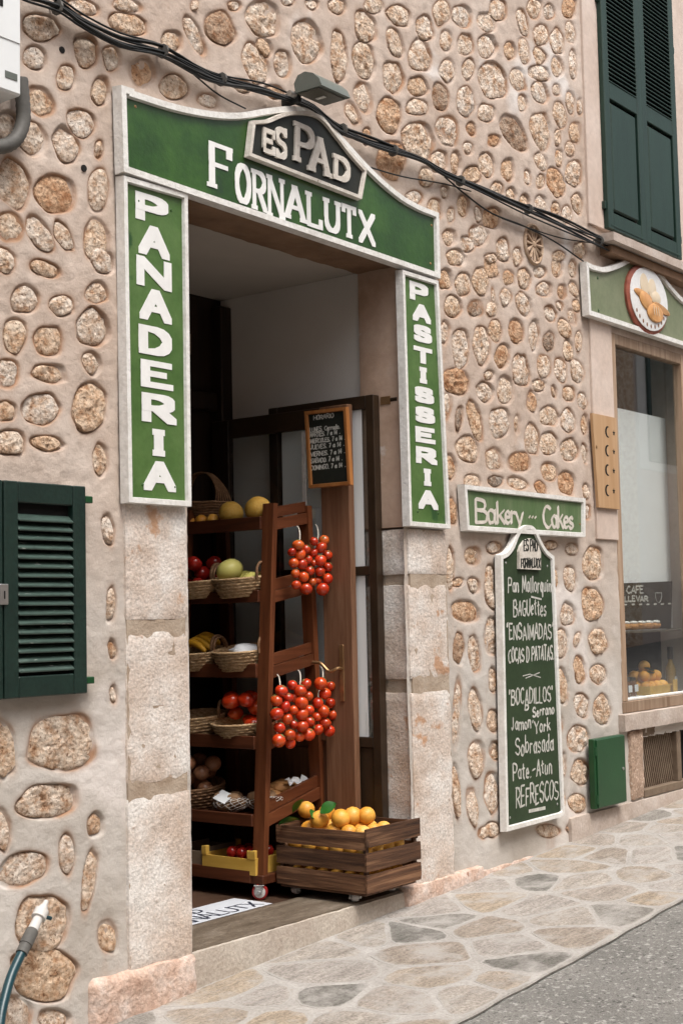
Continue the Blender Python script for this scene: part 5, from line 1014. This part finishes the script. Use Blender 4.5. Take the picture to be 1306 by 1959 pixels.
# shelf 5: netted bags and wrapped bread
def bag(px, py, x, r, sc, label, seed, mat=M_POT, label2=True):
    p = onX(px, py, x); z = shelf_z(4, x); t = thing('net_bag', (x, p.y, z), label, 'bag', 'bags on the fifth shelf')
    mb = MB()
    for k in range(6): a = k*1.05+seed; mb.ball((x+r*.55*sc[0]*math.cos(a), p.y+r*.6*sc[1]*math.sin(a), z+r*(.62+.28*(k % 2))), r*.52, 9, 7, (1, 1.15, .9), .2, seed+k)
    mb.ball((x, p.y, z+r*.7), r*.62, 9, 7, (1, 1.1, 1), .2, seed); autosmooth(mb.obj('contents', mat, t), 60)
    mb = MB(); n_, m_ = 14, 7                 # open mesh netting pulled to a knot
    def pt(i, k): f = i/m_; a = 2*math.pi*(k+.5*i)/n_; rr = r*(1.16*math.sin(.25+f*2.6)+.06); return Vector((x+rr*sc[0]*math.cos(a), p.y+rr*sc[1]*math.sin(a)-f*f*r*1.1, z+r*(.08+1.35*f-.35*f*f*f)))
    for i in range(m_):
        for k in range(n_): mb.tube([pt(i, k), pt(i+1, k)], .0016, 3, False); mb.tube([pt(i, k), pt(i+1, k-1)], .0016, 3, False)
    mb.obj('netting', M_NET, t)
    if label2:
        c = Vector((x-r*.72*sc[0], p.y, z+r*1.12)); MB().box((-.002, -.05, -.032), (.002, .05, .032), Matrix.Translation(c) @ Matrix.Rotation(.9, 4, 'Y') @ Matrix.Rotation(.3, 4, 'X')).obj('paper_label', M_PAPER, t)
bag(440, 1535, 5.27, .075, (.9, 1.2, 1), 'netted bag with a white paper label at the front of the fifth shelf', 1)
bag(500, 1530, 5.33, .075, (.9, 1, 1), 'netted bag of potatoes partly behind the rack post', 4, label2=False)
x = 5.46; p = onX(560, 1510, x); z = shelf_z(4, x); t = thing('bread_bag', (x, .60, z), 'bag of brown loaves with torn white plastic on the fifth shelf', 'bread bag')
mb = MB()
for k in range(6): mb.ball((x-.06+.03*k, .60+.03*(k % 2), z+.045+.018*(k % 3)), .045, 10, 7, (1.2, 1.5, .75), .2, k)
autosmooth(mb.obj('loaves', M_PAST, t), 60)
mb = MB(); g = [[Vector((x-.02+.024*i, .545-.008*math.sin(i*1.9+j)-.012*j, z+.125-.012*j+.012*math.sin(i*2.3+j*1.7))) for j in range(3)] for i in range(8)]
mb.add([q for r_ in g for q in r_]+[q+Vector((0, .002, -.001)) for r_ in g for q in r_], [(i*3+j, i*3+j+1, (i+1)*3+j+1, (i+1)*3+j) for i in range(7) for j in range(2)]+[(24+i*3+j, 24+(i+1)*3+j, 24+(i+1)*3+j+1, 24+i*3+j+1) for i in range(7) for j in range(2)]); mb.obj('torn_plastic', M_PAPER, t)
mb = MB(); mb.bbox((x-.02, .525, z+.012), (x+.11, .528, z+.03), .001, Matrix.Translation((0, 0, 0))); mb.obj('plastic_edge', M_PAPER, t)
# bottom shelf: yellow crate of cherries, a cardboard tray
zf = SH[5][1]+.0275; yA, yB = onX(490, 1660, 5.17).y, onX(388, 1640, 5.17).y
t = thing('yellow_crate', (5.30, (yA+yB)/2, zf+.006), 'shallow yellow wooden crate on the bottom shelf', 'crate')
x0_, x1_ = 5.165, 5.43; z0_ = zf+(.0)+.010
MB().box((x0_+.006, yA+.006, z0_), (x1_-.006, yB-.006, z0_+.006)).obj('bottom', M_YELLOW, t)
MB().bbox((x0_, yA, z0_), (x0_+.005, yB, z0_+.075), .001).obj('side', M_YELLOW, t); MB().bbox((x1_-.005, yA, z0_), (x1_, yB, z0_+.075), .001).obj('side', M_YELLOW, t)
MB().bbox((x0_+.0055, yA, z0_), (x1_-.0055, yA+.006, z0_+.08), .001).obj('end', M_YELLOW, t); MB().bbox((x0_+.0055, yB-.006, z0_), (x1_-.0055, yB, z0_+.08), .001).obj('end', M_YELLOW, t)
for xx in (x0_+.006, x1_-.026):
    for yy in (yA+.0065, yB-.0265): MB().bbox((xx, yy, z0_+.0065), (xx+.02, yy+.02, z0_+.115), .002).obj('corner_block', M_YELLOW, t)
MB().bbox((x0_-.003, yA, z0_+.0755), (x0_+.0035, yA+.05, z0_+.115), .001).obj('lug', M_YELLOW, t); MB().bbox((x0_-.003, yB-.03, z0_+.0755), (x0_+.0035, yB, z0_+.115), .001).obj('lug', M_YELLOW, t)
pile('cherry', 'tomato', 'small dark red tomato in the yellow crate', 'small tomatoes in the yellow crate', [(a, b_, z0_+.006+.03+.05*lv, .03) for lv in (0, 1) for a, b_ in [(x0_+.045+.06*i+.02*lv, yA+.06+.062*j+.02*lv) for i in range(3+1-lv) for j in range(4-lv)] if b_ < yB-.05 and a < x1_-.05])
t = thing('cardboard_tray', (5.30, yB+.17, zf+.01), 'brown cardboard tray behind the yellow crate on the bottom shelf', 'tray')
yC, yD = yB+.012, yB+.20
mb = MB(); mb.box((x0_+.012, yC, z0_), (x1_, yD, z0_+.006)); mb.obj('base', M_CARD, t)
for a, b_ in (((x0_+.006, yC, z0_), (x0_+.0115, yD, z0_+.085)), ((x1_+.0005, yC, z0_), (x1_+.006, yD, z0_+.085)), ((x0_+.012, yC, z0_+.0065), (x1_, yC+.005, z0_+.10)), ((x0_+.012, yD-.005, z0_+.0065), (x1_, yD, z0_+.10))): MB().box(a, b_).obj('side', M_CARD, t)
# ================================================================== CRATE OF ORANGES ON ITS DOLLY
CY0, CY1 = -.085, .455; c0 = onY(704, 1735, CY0); CX0 = c0.x; CX1 = onY(806, 1690, CY0).x
ST = .2855; CZ0 = ST+.052; CZ1 = onY(704, 1592, CY0).z
CR = thing('orange_crate', ((CX0+CX1)/2, .2, ST), 'weathered brown slatted crate of oranges on a small dolly at the doorway', 'crate')
MB().bbox((CX0+.008, CY0+.02, ST+.040), (CX1-.02, CY1-.02, CZ0-.0005), .002).obj('dolly_board', M_CRY, CR)
for x, y in ((CX0+.06, .035), (CX1-.07, .04), (CX0+.06, CY1-.07), (CX1-.07, CY1-.07)): caster(CR, x, y, ST+.0002, .018, M_PALEW, M_STEEL, ST+.0398, random.uniform(-.5, .9))
H_ = CZ1-CZ0; bh = H_*.305; zs = [CZ0+k*(H_-bh)/2 for k in range(3)]
for x in (CX0+.0135, CX1-.0335):
    for y in (CY0+.0135, CY1-.0335): MB().bbox((x, y, CZ0), (x+.02, y+.02, CZ1-.004), .002).obj('corner_post', M_CRZ, CR)
MB().box((CX0+.014, CY0+.034, CZ0), (CX1-.014, CY1-.034, CZ0+.008)).obj('floor_board', M_CRY, CR)
def plank(a, b_, mat):
    res = rough_box(a, b_, res=.03, amp=.0022, rnd=.0045, seed=random.random()*50, f=18); return autosmooth(res.obj('plank', mat, CR), 45)
for k, z in enumerate(zs):
    j = random.uniform(-.006, .006)
    plank((CX0, CY0+.0125, z), (CX0+.013, CY1, z+bh+j), M_CRY); plank((CX1-.013, CY0+.0125, z), (CX1, CY1, z+bh-j), M_CRY)
    plank((CX0-.004, CY0, z+(.012 if k == 2 else 0)), (CX1+.004, CY0+.012, z+bh+(.014 if k == 2 else -j)), M_CRX); plank((CX0+.0135, CY1-.013, z), (CX1-.0135, CY1-.0005, z+bh), M_CRX)
MB().bbox((CX0-.006, CY0-.003, zs[2]+.02), (CX0+.016, CY0-.0005, zs[2]+bh*.62), .001).obj('end_cleat', M_CRY, CR)
r = .0415; og = []; nx_, ny_ = 4, 5
for lv in range(4):
    z = CZ0+.009+r+lv*r*1.62; off = (lv % 2)
    for i in range(nx_-off):
        for j in range(ny_+1-off):
            x = CX0+.056+r*2.04*(i+.5*off)+random.uniform(-.004, .004); y = CY0+.056+r*1.93*(j+.5*off)+random.uniform(-.004, .004)
            if x > CX1-.05 or y > CY1-.05: continue
            if lv >= 3 and random.random() < .08: continue
            og.append((x, y, z, r*random.uniform(.94, 1.04)))
zt_ = max(o_[2] for o_ in og)
ZO = Zm(560, 1350, 4.08)
for X_, Y_, R_, xx in ((105, 812, 70, CX0+.20), (210, 905, 80, CX0+.085), (372, 880, 86, CX0+.10), (470, 862, 76, CX0+.17), (575, 858, 64, CX0+.20), (265, 838, 55, CX0+.25)):
    p = onX(*ZO(X_, Y_), xx); og.append((p.x, p.y, max(p.z, zt_+.05), R_/4.08*p_r if False else .043+.003*(R_ > 75)))
pile('orange', 'orange', 'ripe orange heaped in the weathered slatted crate', 'oranges in the crate', og)
lf = MB(); n_ = 9
for i in range(n_):
    f = i/(n_-1); wv = .34*math.sin(f*3.14)**.8+.004; lf.v += [(f, -wv, .10*math.sin(f*3)+.06), (f, 0, .10*math.sin(f*3)), (f, wv, .10*math.sin(f*3)+.06)]
for i in range(n_-1):
    for j in range(2): lf.f.append((i*3+j, (i+1)*3+j, (i+1)*3+j+1, i*3+j+1))
nv = len(lf.v); lf.v += [(a, b_, c_-.02) for a, b_, c_ in lf.v]; lf.f += [tuple(nv+q for q in f_[::-1]) for f_ in lf.f[:]]
lf_me = lf.mesh('citrus_leaf', M_LEAF, True)
for px, py, xx, rot, sc, lb in ((572, 1568, CX0+.03, (.5, .25, 2.2), .10, 'glossy green leaf lying at the far end of the oranges'), (596, 1566, CX0+.03, (.7, -.2, .5), .085, 'green leaf pressed between two oranges in the crate'), (612, 1556, CX0+.05, (.9, -.5, -.9), .09, 'upright green leaf among the oranges in the crate'), (580, 1530, CX0+.13, (.6, .9, 2.2), .08, 'narrow green leaf over the topmost orange')):
    p = onX(px, py, xx); tag(link('citrus_leaf', lf_me, p, None, rot, (sc,)*3), lb, 'leaf', 'leaves on the oranges')
# ---- lettered tile laid in the floor of the doorway
ZF = FL+.004; q = [onZ(px, py, ZF) for px, py in ((345, 1776), (478, 1723), (430, 1712), (330, 1750))]
t = thing('floor_tiles', q[0], 'white lettered tiles set in the floor just inside the doorway', 'tile')
xL, xR, yN, yF = 4.42, 5.14, .375, .62
for k, (a, b_) in enumerate(((xL, 4.78), (4.783, xR))):
    MB().bbox((a, yN, FL-.002), (b_, yN+.121, ZF), .001).obj('tile', M_TILE, t); MB().bbox((a, yN+.124, FL-.002), (b_, yF, ZF), .001).obj('tile', M_TILE, t)
MB().bbox((xL-.02, yN-.022, FL-.002), (xR+.01, yN-.002, ZF+.002), .001).obj('edging', M_FRAMEB, t)
class FPlane:
    a = 'Z'
    def p3(s, u, v, h=0.0): return Vector((u, yN+v, ZF+h))
mb = MB(); line_text(mb, FPlane(), 'FORNALUTX', 4.44, 5.10, .03, .125, .011, .009, .0001, .0005, jit=.02, rot=.3); mb.obj('lettering', M_INK, t)
mb = MB(); line_text(mb, FPlane(), 'ES PAD', 4.50, 4.84, .155, .225, .010, .008, .0001, .0005, jit=.02, rot=.3); mb.obj('lettering', M_INK, t)
# ================================================================== THINGS FIXED TO THE WALL
def wallpath(L, y): return [onY(px, py, y) for px, py in L]
main_ = [(20, -30), (45, -10), (110, 12), (160, 42), (230, 74), (310, 96), (380, 132), (430, 154), (500, 172), (560, 190), (600, 206), (650, 246), (720, 276), (800, 302), (850, 334), (920, 364), (1000, 396), (1070, 426), (1150, 462), (1210, 492)]
for k in range(8):
    rs = random.Random(k); a1, a2, p1_, p2_ = rs.uniform(2, 5), rs.uniform(1, 3), rs.uniform(0, 6), rs.uniform(0, 6); off = (k-3.5)*3.4
    L = [(x, y+off*(.55+.45*math.sin(x/170+k))+a1*math.sin(x/63+p1_)+a2*math.sin(x/31+p2_)) for x, y in main_]
    P_ = [onY(px, py, -.030-.010*abs(math.sin(px/90+k))-.003*k) for px, py in L]
    mb = MB(); mb.tube(catmull(P_, 4), (.0042, .0055, .0075, .0048)[k % 4], 6); tag(autosmooth(mb.obj('cable', M_CABLE), 60), 'black cable in the bundle sagging across the stone wall', 'cable', 'cables bundled across the wall')
for lab, L, r_ in (('thin black wire dropping from the bundle behind the main sign', [(330, 106), (380, 150), (420, 182), (470, 208)], .004), ('slack black wire hanging below the bundle towards the window sign', [(850, 338), (890, 372), (940, 408), (1000, 432), (1060, 462), (1115, 500)], .005), ('second slack wire just under the cable bundle', [(700, 318), (770, 338), (850, 352), (900, 366)], .004), ('thin wire crossing the rosette towards the upper sill', [(960, 418), (1010, 436), (1075, 456), (1140, 466)], .004)):
    mb = MB(); mb.tube(catmull(wallpath(L, -.028), 5), r_, 5); tag(autosmooth(mb.obj('wire', M_CABLE), 60), lab, 'wire', 'loose wires on the wall')
for k, (px, py) in enumerate(((110, 14), (312, 98), (424, 152), (655, 248), (752, 288), (880, 346), (1010, 400), (1146, 461))):
    c = onY(px, py, -.042); mb = MB(); d = (onY(px+10, py+4.5, -.042)-c).normalized()
    mb.tube([c-d*.005, c+d*.005], .030, 10); mb.tube([c, c+Vector((0, .045, .01))], .005, 6); tag(mb.obj('cable_clip', M_CONDUIT), ['grey cable clip nearest the white utility box', 'cable clip above the left end of the main sign', 'cable clip left of the floodlight', 'cable clip just right of the floodlight', 'cable clip above the right end of the main sign', 'cable clip between the main sign and the rosette', 'cable clip above the stone rosette', 'cable clip beside the upper window sill'][k], 'clip', 'clips of the cable bundle')
# floodlight
t = thing('floodlight', onY(600, 205, -.02), 'small grey hooded floodlight over the black name panel', 'lamp')
a = onY(565, 178, -.10); b_ = onY(615, 160, -.235); x0_ = a.x; zc = a.z
prof = [(-.10, 0), (-.25, 0), (-.235, .035), (-.20, .068), (-.155, .085), (-.115, .078), (-.092, .045)]
mb = MB(); mb.prism([Vector((x0_, y, zc+z)) for y, z in prof], (.21, 0, 0)); autosmooth(mb.obj('hood', M_GREYM, t), 40)
MB().bbox((x0_+.01, -.228, zc-.006), (x0_+.20, -.107, zc-.0005), .002).obj('glass', M_GREYD, t)
MB().bbox((x0_+.09, -.19, zc-.012), (x0_+.11, -.14, zc-.0065), .002).obj('bulb', M_PALEW, t)
MB().bbox((x0_+.02, -.095, zc-.03), (x0_+.05, .02, zc+.02), .003).obj('bracket', M_CABLE, t); MB().lathe([(.014, -.02), (.014, .02)], 8, (x0_+.0, -.08, zc+.0), 'x').obj('pivot', M_STEEL, t)
# white utility box with its conduit
c = onY(42, 185, -.12); t = thing('utility_box', (c.x-.2, -.06, c.z), 'white utility box at the top left corner of the wall', 'utility box')
MB().bbox((c.x-.36, -.12, c.z), (c.x, .01, c.z+.62), .008).obj('casing', M_BOXW, t); MB().bbox((c.x-.36, -.1235, c.z+.19), (c.x-.008, -.1205, c.z+.60), .001).obj('door', M_BOXW, t)
MB().bbox((c.x-.075, -.1222, c.z+.05), (c.x-.02, -.1205, c.z+.075), .0004).obj('printed_label', M_GREYM, t); MB().bbox((c.x-.10, -.126, c.z+.30), (c.x-.085, -.1236, c.z+.33), .001).obj('lock', M_BLACK, t)
P_ = catmull(wallpath([(40, 150), (44, 195), (45, 230), (36, 258), (18, 276), (-10, 282), (-60, 285)], -.05), 6)
mb = MB(); mb.tube(P_, [.026+.0022*(k % 2) for k in range(len(P_))], 10); tag(autosmooth(mb.obj('conduit', M_CONDUIT), 60), 'grey ribbed conduit curving out below the white utility box', 'conduit')
# carved rosette
c = onY(1018, 468); t = thing('stone_rosette', (c.x, -.01, c.z-.115), 'round carved stone rosette set in the wall under the cables', 'rosette')
mb = MB(); mb.tube([(c.x+.098*math.cos(k*.2618), -.006, c.z+.112*math.sin(k*.2618)) for k in range(25)], .011, 6, False); autosmooth(mb.obj('ring', M_ROSE, t), 60)
mb = MB(); mb.lathe([(.1, -.002), (.1, .02)], 24, (c.x, 0, c.z), 'y'); mb.obj('ground', M_LINT, t)
for k in range(12):
    a = k*math.pi/6; d = Vector((math.cos(a), 0, math.sin(a)*1.1)); mb = MB(); mb.tube([Vector((c.x, -.008, c.z))+d*.022, Vector((c.x, -.008, c.z))+d*.09], [.006, .011], 5); autosmooth(mb.obj('petal', M_ROSE, t), 60)
MB().ball((c.x, -.008, c.z), .022, 10, 6, (1, .5, 1)).obj('boss', M_ROSE, t)
# pine strip with moon and star cut-outs
q = [onY(*p, -.03) for p in ((1134, 800), (1177, 800), (1178, 974), (1144, 975))]; x0_, x1_, z0_, z1_ = (q[0].x+q[3].x)/2, q[1].x, q[2].z, q[1].z
t = thing('moon_strip', (x0_, -.02, z0_), 'pale pine strip with four crescent and star cut-outs beside the shop window', 'wooden strip')
mb = MB(); mb.prism([Vector((x0_+.01, -.034, z0_)), Vector((x1_, -.034, z0_)), Vector((x1_, -.034, z1_)), Vector((x0_-.03, -.034, z1_))], (0, .018, 0)); mb.obj('board', M_PINE, t)
pl = Plane('Y', -.034)
for py in (826, 862, 899, 938):
    u, v = pl.uv(1160, py); R_ = .036; pts = [(u+.01+R_*math.cos(a), v+R_*math.sin(a)) for a in [math.radians(70+k*22) for k in range(11)]]+[(u+.024+R_*.8*math.cos(a), v+R_*.82*math.sin(a)) for a in [math.radians(280-k*20) for k in range(11)]]
    mb = MB(); half_ = 11
    for k in range(10):
        o1, o2, i1, i2 = pts[k], pts[k+1], pts[21-k], pts[20-k]; mb.add([pl.p3(*p, .0006) for p in (o1, o2, i2, i1)], [(0, 1, 2, 3)])
    mb.obj('crescent', M_BLACK, t)
    u2 = pl.uv(1173, py)[0]; st_ = [(u2+(.022 if k % 2 == 0 else .009)*math.cos(math.radians(90+36*k)), v+(.022 if k % 2 == 0 else .009)*math.sin(math.radians(90+36*k))) for k in range(10)]
    st_ = [(min(a_, x1_-.001), b_) for a_, b_ in st_]
    mb = MB(); mb.add([pl.p3(u2, v, .0007)]+[pl.p3(*p, .0006) for p in st_], [(0, 1+k, 1+(k+1) % 10) for k in range(10)]); mb.obj('star', M_BLACK, t)
screw(pl, pl.uv(1140, 855)[0], pl.uv(1140, 855)[1], .002, t, M_BRASS, .01)
# green meter box
t = thing('meter_box', (7.7, -.05, .447), 'bright green metal meter cupboard low on the wall beside the vent', 'meter box')
MB().bbox((7.525, -.062, .447), (7.905, -.0225, .85), .004).obj('casing', M_BOXGREEN, t); MB().bbox((7.545, -.0695, .452), (7.907, -.0625, .846), .003).obj('door', M_BOXGREEN, t)
for z in (.5, .78): MB().lathe([(.008, -.025), (.008, .025)], 8, (7.536, -.065, z)).obj('hinge', M_BOXGREEN, t)
MB().lathe([(.010, -.004), (.010, .0)], 10, (7.87, -.0696, .65), 'y').obj('lock', M_STEEL, t)
# garden hose with its connector, lower left
L = [(-40, 2080), (-5, 1985), (5, 1930), (22, 1868), (46, 1815)]; P_ = catmull([onY(*p, y) for p, y in zip(L, (-.22, -.20, -.17, -.13, -.10))], 6)
t = thing('garden_hose', P_[0], 'teal garden hose with pale plastic tap connector leaning on the wall', 'hose')
mb = MB(); mb.tube(P_, .0165, 10); autosmooth(mb.obj('tube', M_HOSE, t), 60)
d = (P_[-1]-P_[-3]).normalized(); e = P_[-1]
mb = MB(); mb.tube([e-d*.02, e, e+d*.015, e+d*.016, e+d*.075, e+d*.08], [.021, .021, .021, .024, .022, .018], 12); autosmooth(mb.obj('collar', M_CONDUIT, t), 40)
e2 = e+d*.078; mb = MB(); mb.tube([e2, e2+d*.05, e2+d*.052, e2+d*.085, e2+d*.087, e2+d*.10, e2+d*.101, e2+d*.125], [.019, .017, .026, .026, .017, .016, .011, .009], 12); autosmooth(mb.obj('connector', M_PALEW, t), 40)
mb = MB(); mb.tube([e2+d*.054+Vector((.02, -.01, 0)), e2+d*.054+Vector((.045, -.012, -.01))], .007, 8); mb.obj('lever', M_HOSE, t)
# old nails and a vent hole in the render
for px, py, lab in ((118, 96, 'small black round vent hole near the utility box'), (160, 322, 'rusty nail hole left of the main sign')):
    c = onY(px, py); mb = MB(); mb.lathe([(.013, -.006), (.013, .0), (.009, .004)], 12, c, 'y'); tag(mb.obj('wall_plug', M_BLACK), lab, 'hole')
# ================================================================== SHOP WINDOW DISPLAY
plw = Plane('Y', .145); P = [plw.uv(*p) for p in ((1184, 1116), (1283, 1112), (1280, 1190), (1187, 1190))]
t = thing('cafe_chalkboard', plw.p3(*P[3]), 'black chalkboard with coffee cup drawing inside the shop window', 'chalkboard')
P = [(max(u, 8.12), max(v, 1.466)) for u, v in P]
P[2] = (P[2][0], 1.466); P[3] = (P[3][0], 1.466)
MB().prism([plw.p3(u, v, 0) for u, v in P], plw.n*.008).obj('board', M_BLACKB, t)
ZW = Zm(1100, 1040, 5.442)
for tx, xl, xr, ya, yb in (('CAFE', 520, 690, 445, 515), ('LLEVAR', 500, 740, 548, 600), ('- - - - - - -', 490, 980, 620, 640)):
    u0, u1, v0, v1 = cbox(plw, ZW, xl, xr, ya, yb); mb = MB(); line_text(mb, plw, tx, u0, u1, v0, v1, .010, .006, .0082, .0088, jit=.05); mb.obj('chalk_line', M_CHALK, t)
u, v = plw.uv(*ZW(850, 560)); mb = MB()
for s_ in ([(-.05, .03)]+[( .05*math.cos(math.radians(a)), .055*math.sin(math.radians(a))+.02) for a in range(180, 361, 20)]+[(.05, .03), (-.05, .03)],):
    for a, b_ in zip(s_[:-1], s_[1:]): mb.tube([plw.p3(u+a[0], v+a[1], .0095), plw.p3(u+b_[0], v+b_[1], .0095)], .002, 4)
mb.obj('cup_drawing', M_CHALK, t)
zs_ = 1.4645; t = thing('pastry_tray', (8.5, .10, zs_), 'row of sugared pastries on the glass shelf in the shop window', 'pastries')
MB().bbox((8.16, .069, zs_), (8.86, .134, zs_+.006), .002).obj('tray', M_STEEL, t)
for k in range(6):
    x = 8.21+.11*k; mb = MB(); mb.ball((x, .100, zs_+.030), .032, 10, 7, (1.8, .95, .75), .25, k); autosmooth(mb.obj('pastry', M_PAST, t), 60); mb = MB(); mb.ball((x, .098, zs_+.052), .024, 10, 7, (1.7, 1, .5), .2, k+9); autosmooth(mb.obj('icing', M_SUGAR, t), 60)
zd = 1.0375
def jar(x, y, lab):
    t = thing('jar', (x, y, zd), lab, 'jar', 'jars in the shop window'); mb = MB(); mb.lathe([(.036, 0), (.040, .008), (.040, .085), (.032, .10)], 14, (x, y, zd)); autosmooth(mb.obj('glass_body', M_JAR, t)); mb = MB(); mb.lathe([(.036, .1005), (.036, .122)], 14, (x, y, zd)); autosmooth(mb.obj('lid', M_JARLID, t)); MB().bbox((x-.025, y-.0435, zd+.03), (x+.025, y-.0405, zd+.075), .001).obj('paper_label', M_PAPER, t)
for k, (x, y) in enumerate(((8.36, .20), (8.47, .20), (8.58, .21), (8.47, .33), (8.58, .34))): jar(x, y, 'dark honey jar with paper label in the shop window corner')
t = thing('fruit_box', (8.85, .2, zd), 'shallow pale wooden box of oranges in the shop window', 'crate')
MB().bbox((8.64, .10, zd+.0005), (9.06, .36, zd+.008), .001).obj('bottom', M_YELLOW, t)
for a, b_ in (((8.64, .10, zd+.0085), (9.06, .106, zd+.06)), ((8.64, .354, zd+.0085), (9.06, .36, zd+.06)), ((8.64, .1065, zd+.0085), (8.646, .3535, zd+.06)), ((9.054, .1065, zd+.0085), (9.06, .3535, zd+.06))): MB().bbox(a, b_, .001).obj('side', M_YELLOW, t)
pile('orange', 'orange', 'orange in the pale box in the shop window', 'oranges in the shop window', [(8.695+.083*i+.02*(j % 2), .155+.078*j, zd+.05, .041) for i in range(4) for j in range(3) if 8.695+.083*i+.02*(j % 2) < 9.01]+[(8.74+.09*i, .19+.07*j, zd+.118, .041) for i in range(3) for j in range(2)]+[(8.82, .225, zd+.183, .041)])
for px, rot in ((8.75, (.2, .3, .4)), (8.82, (.3, -.2, 2.0))): tag(link('citrus_leaf', lf_me, (px, .15, zd+.15), None, rot, (.08,)*3), 'green citrus leaf on the window oranges, %s one' % ('left' if px < 8.77 else 'right'), 'leaf', 'leaves in the shop window')
x, y = 9.115, .17; t = thing('oil_bottle', (x, y, zd), 'dark-capped bottle with round white label in the shop window', 'bottle')
mb = MB(); mb.lathe([(.032, 0), (.036, .01), (.036, .15), (.026, .18), (.016, .20), (.015, .22)], 14, (x, y, zd)); autosmooth(mb.obj('glass_body', M_OIL, t)); mb = MB(); mb.lathe([(.019, .2205), (.020, .30), (.017, .305)], 12, (x, y, zd)); autosmooth(mb.obj('cap', M_JARLID, t)); mb = MB(); mb.lathe([(.022, -.003), (.022, .0)], 14, (x, y-.0365, zd+.085), 'y'); mb.obj('round_label', M_PAPER, t)
for x, y, lab in ((8.30, .115, 'small cream price card at the left of the window display'), (8.98, .078, 'small cream price card below the oil bottle')):
    tag(MB().bbox((x-.035, y, zd), (x+.035, y+.003, zd+.09), .001).obj('price_card', M_YELLOW), lab, 'price card')
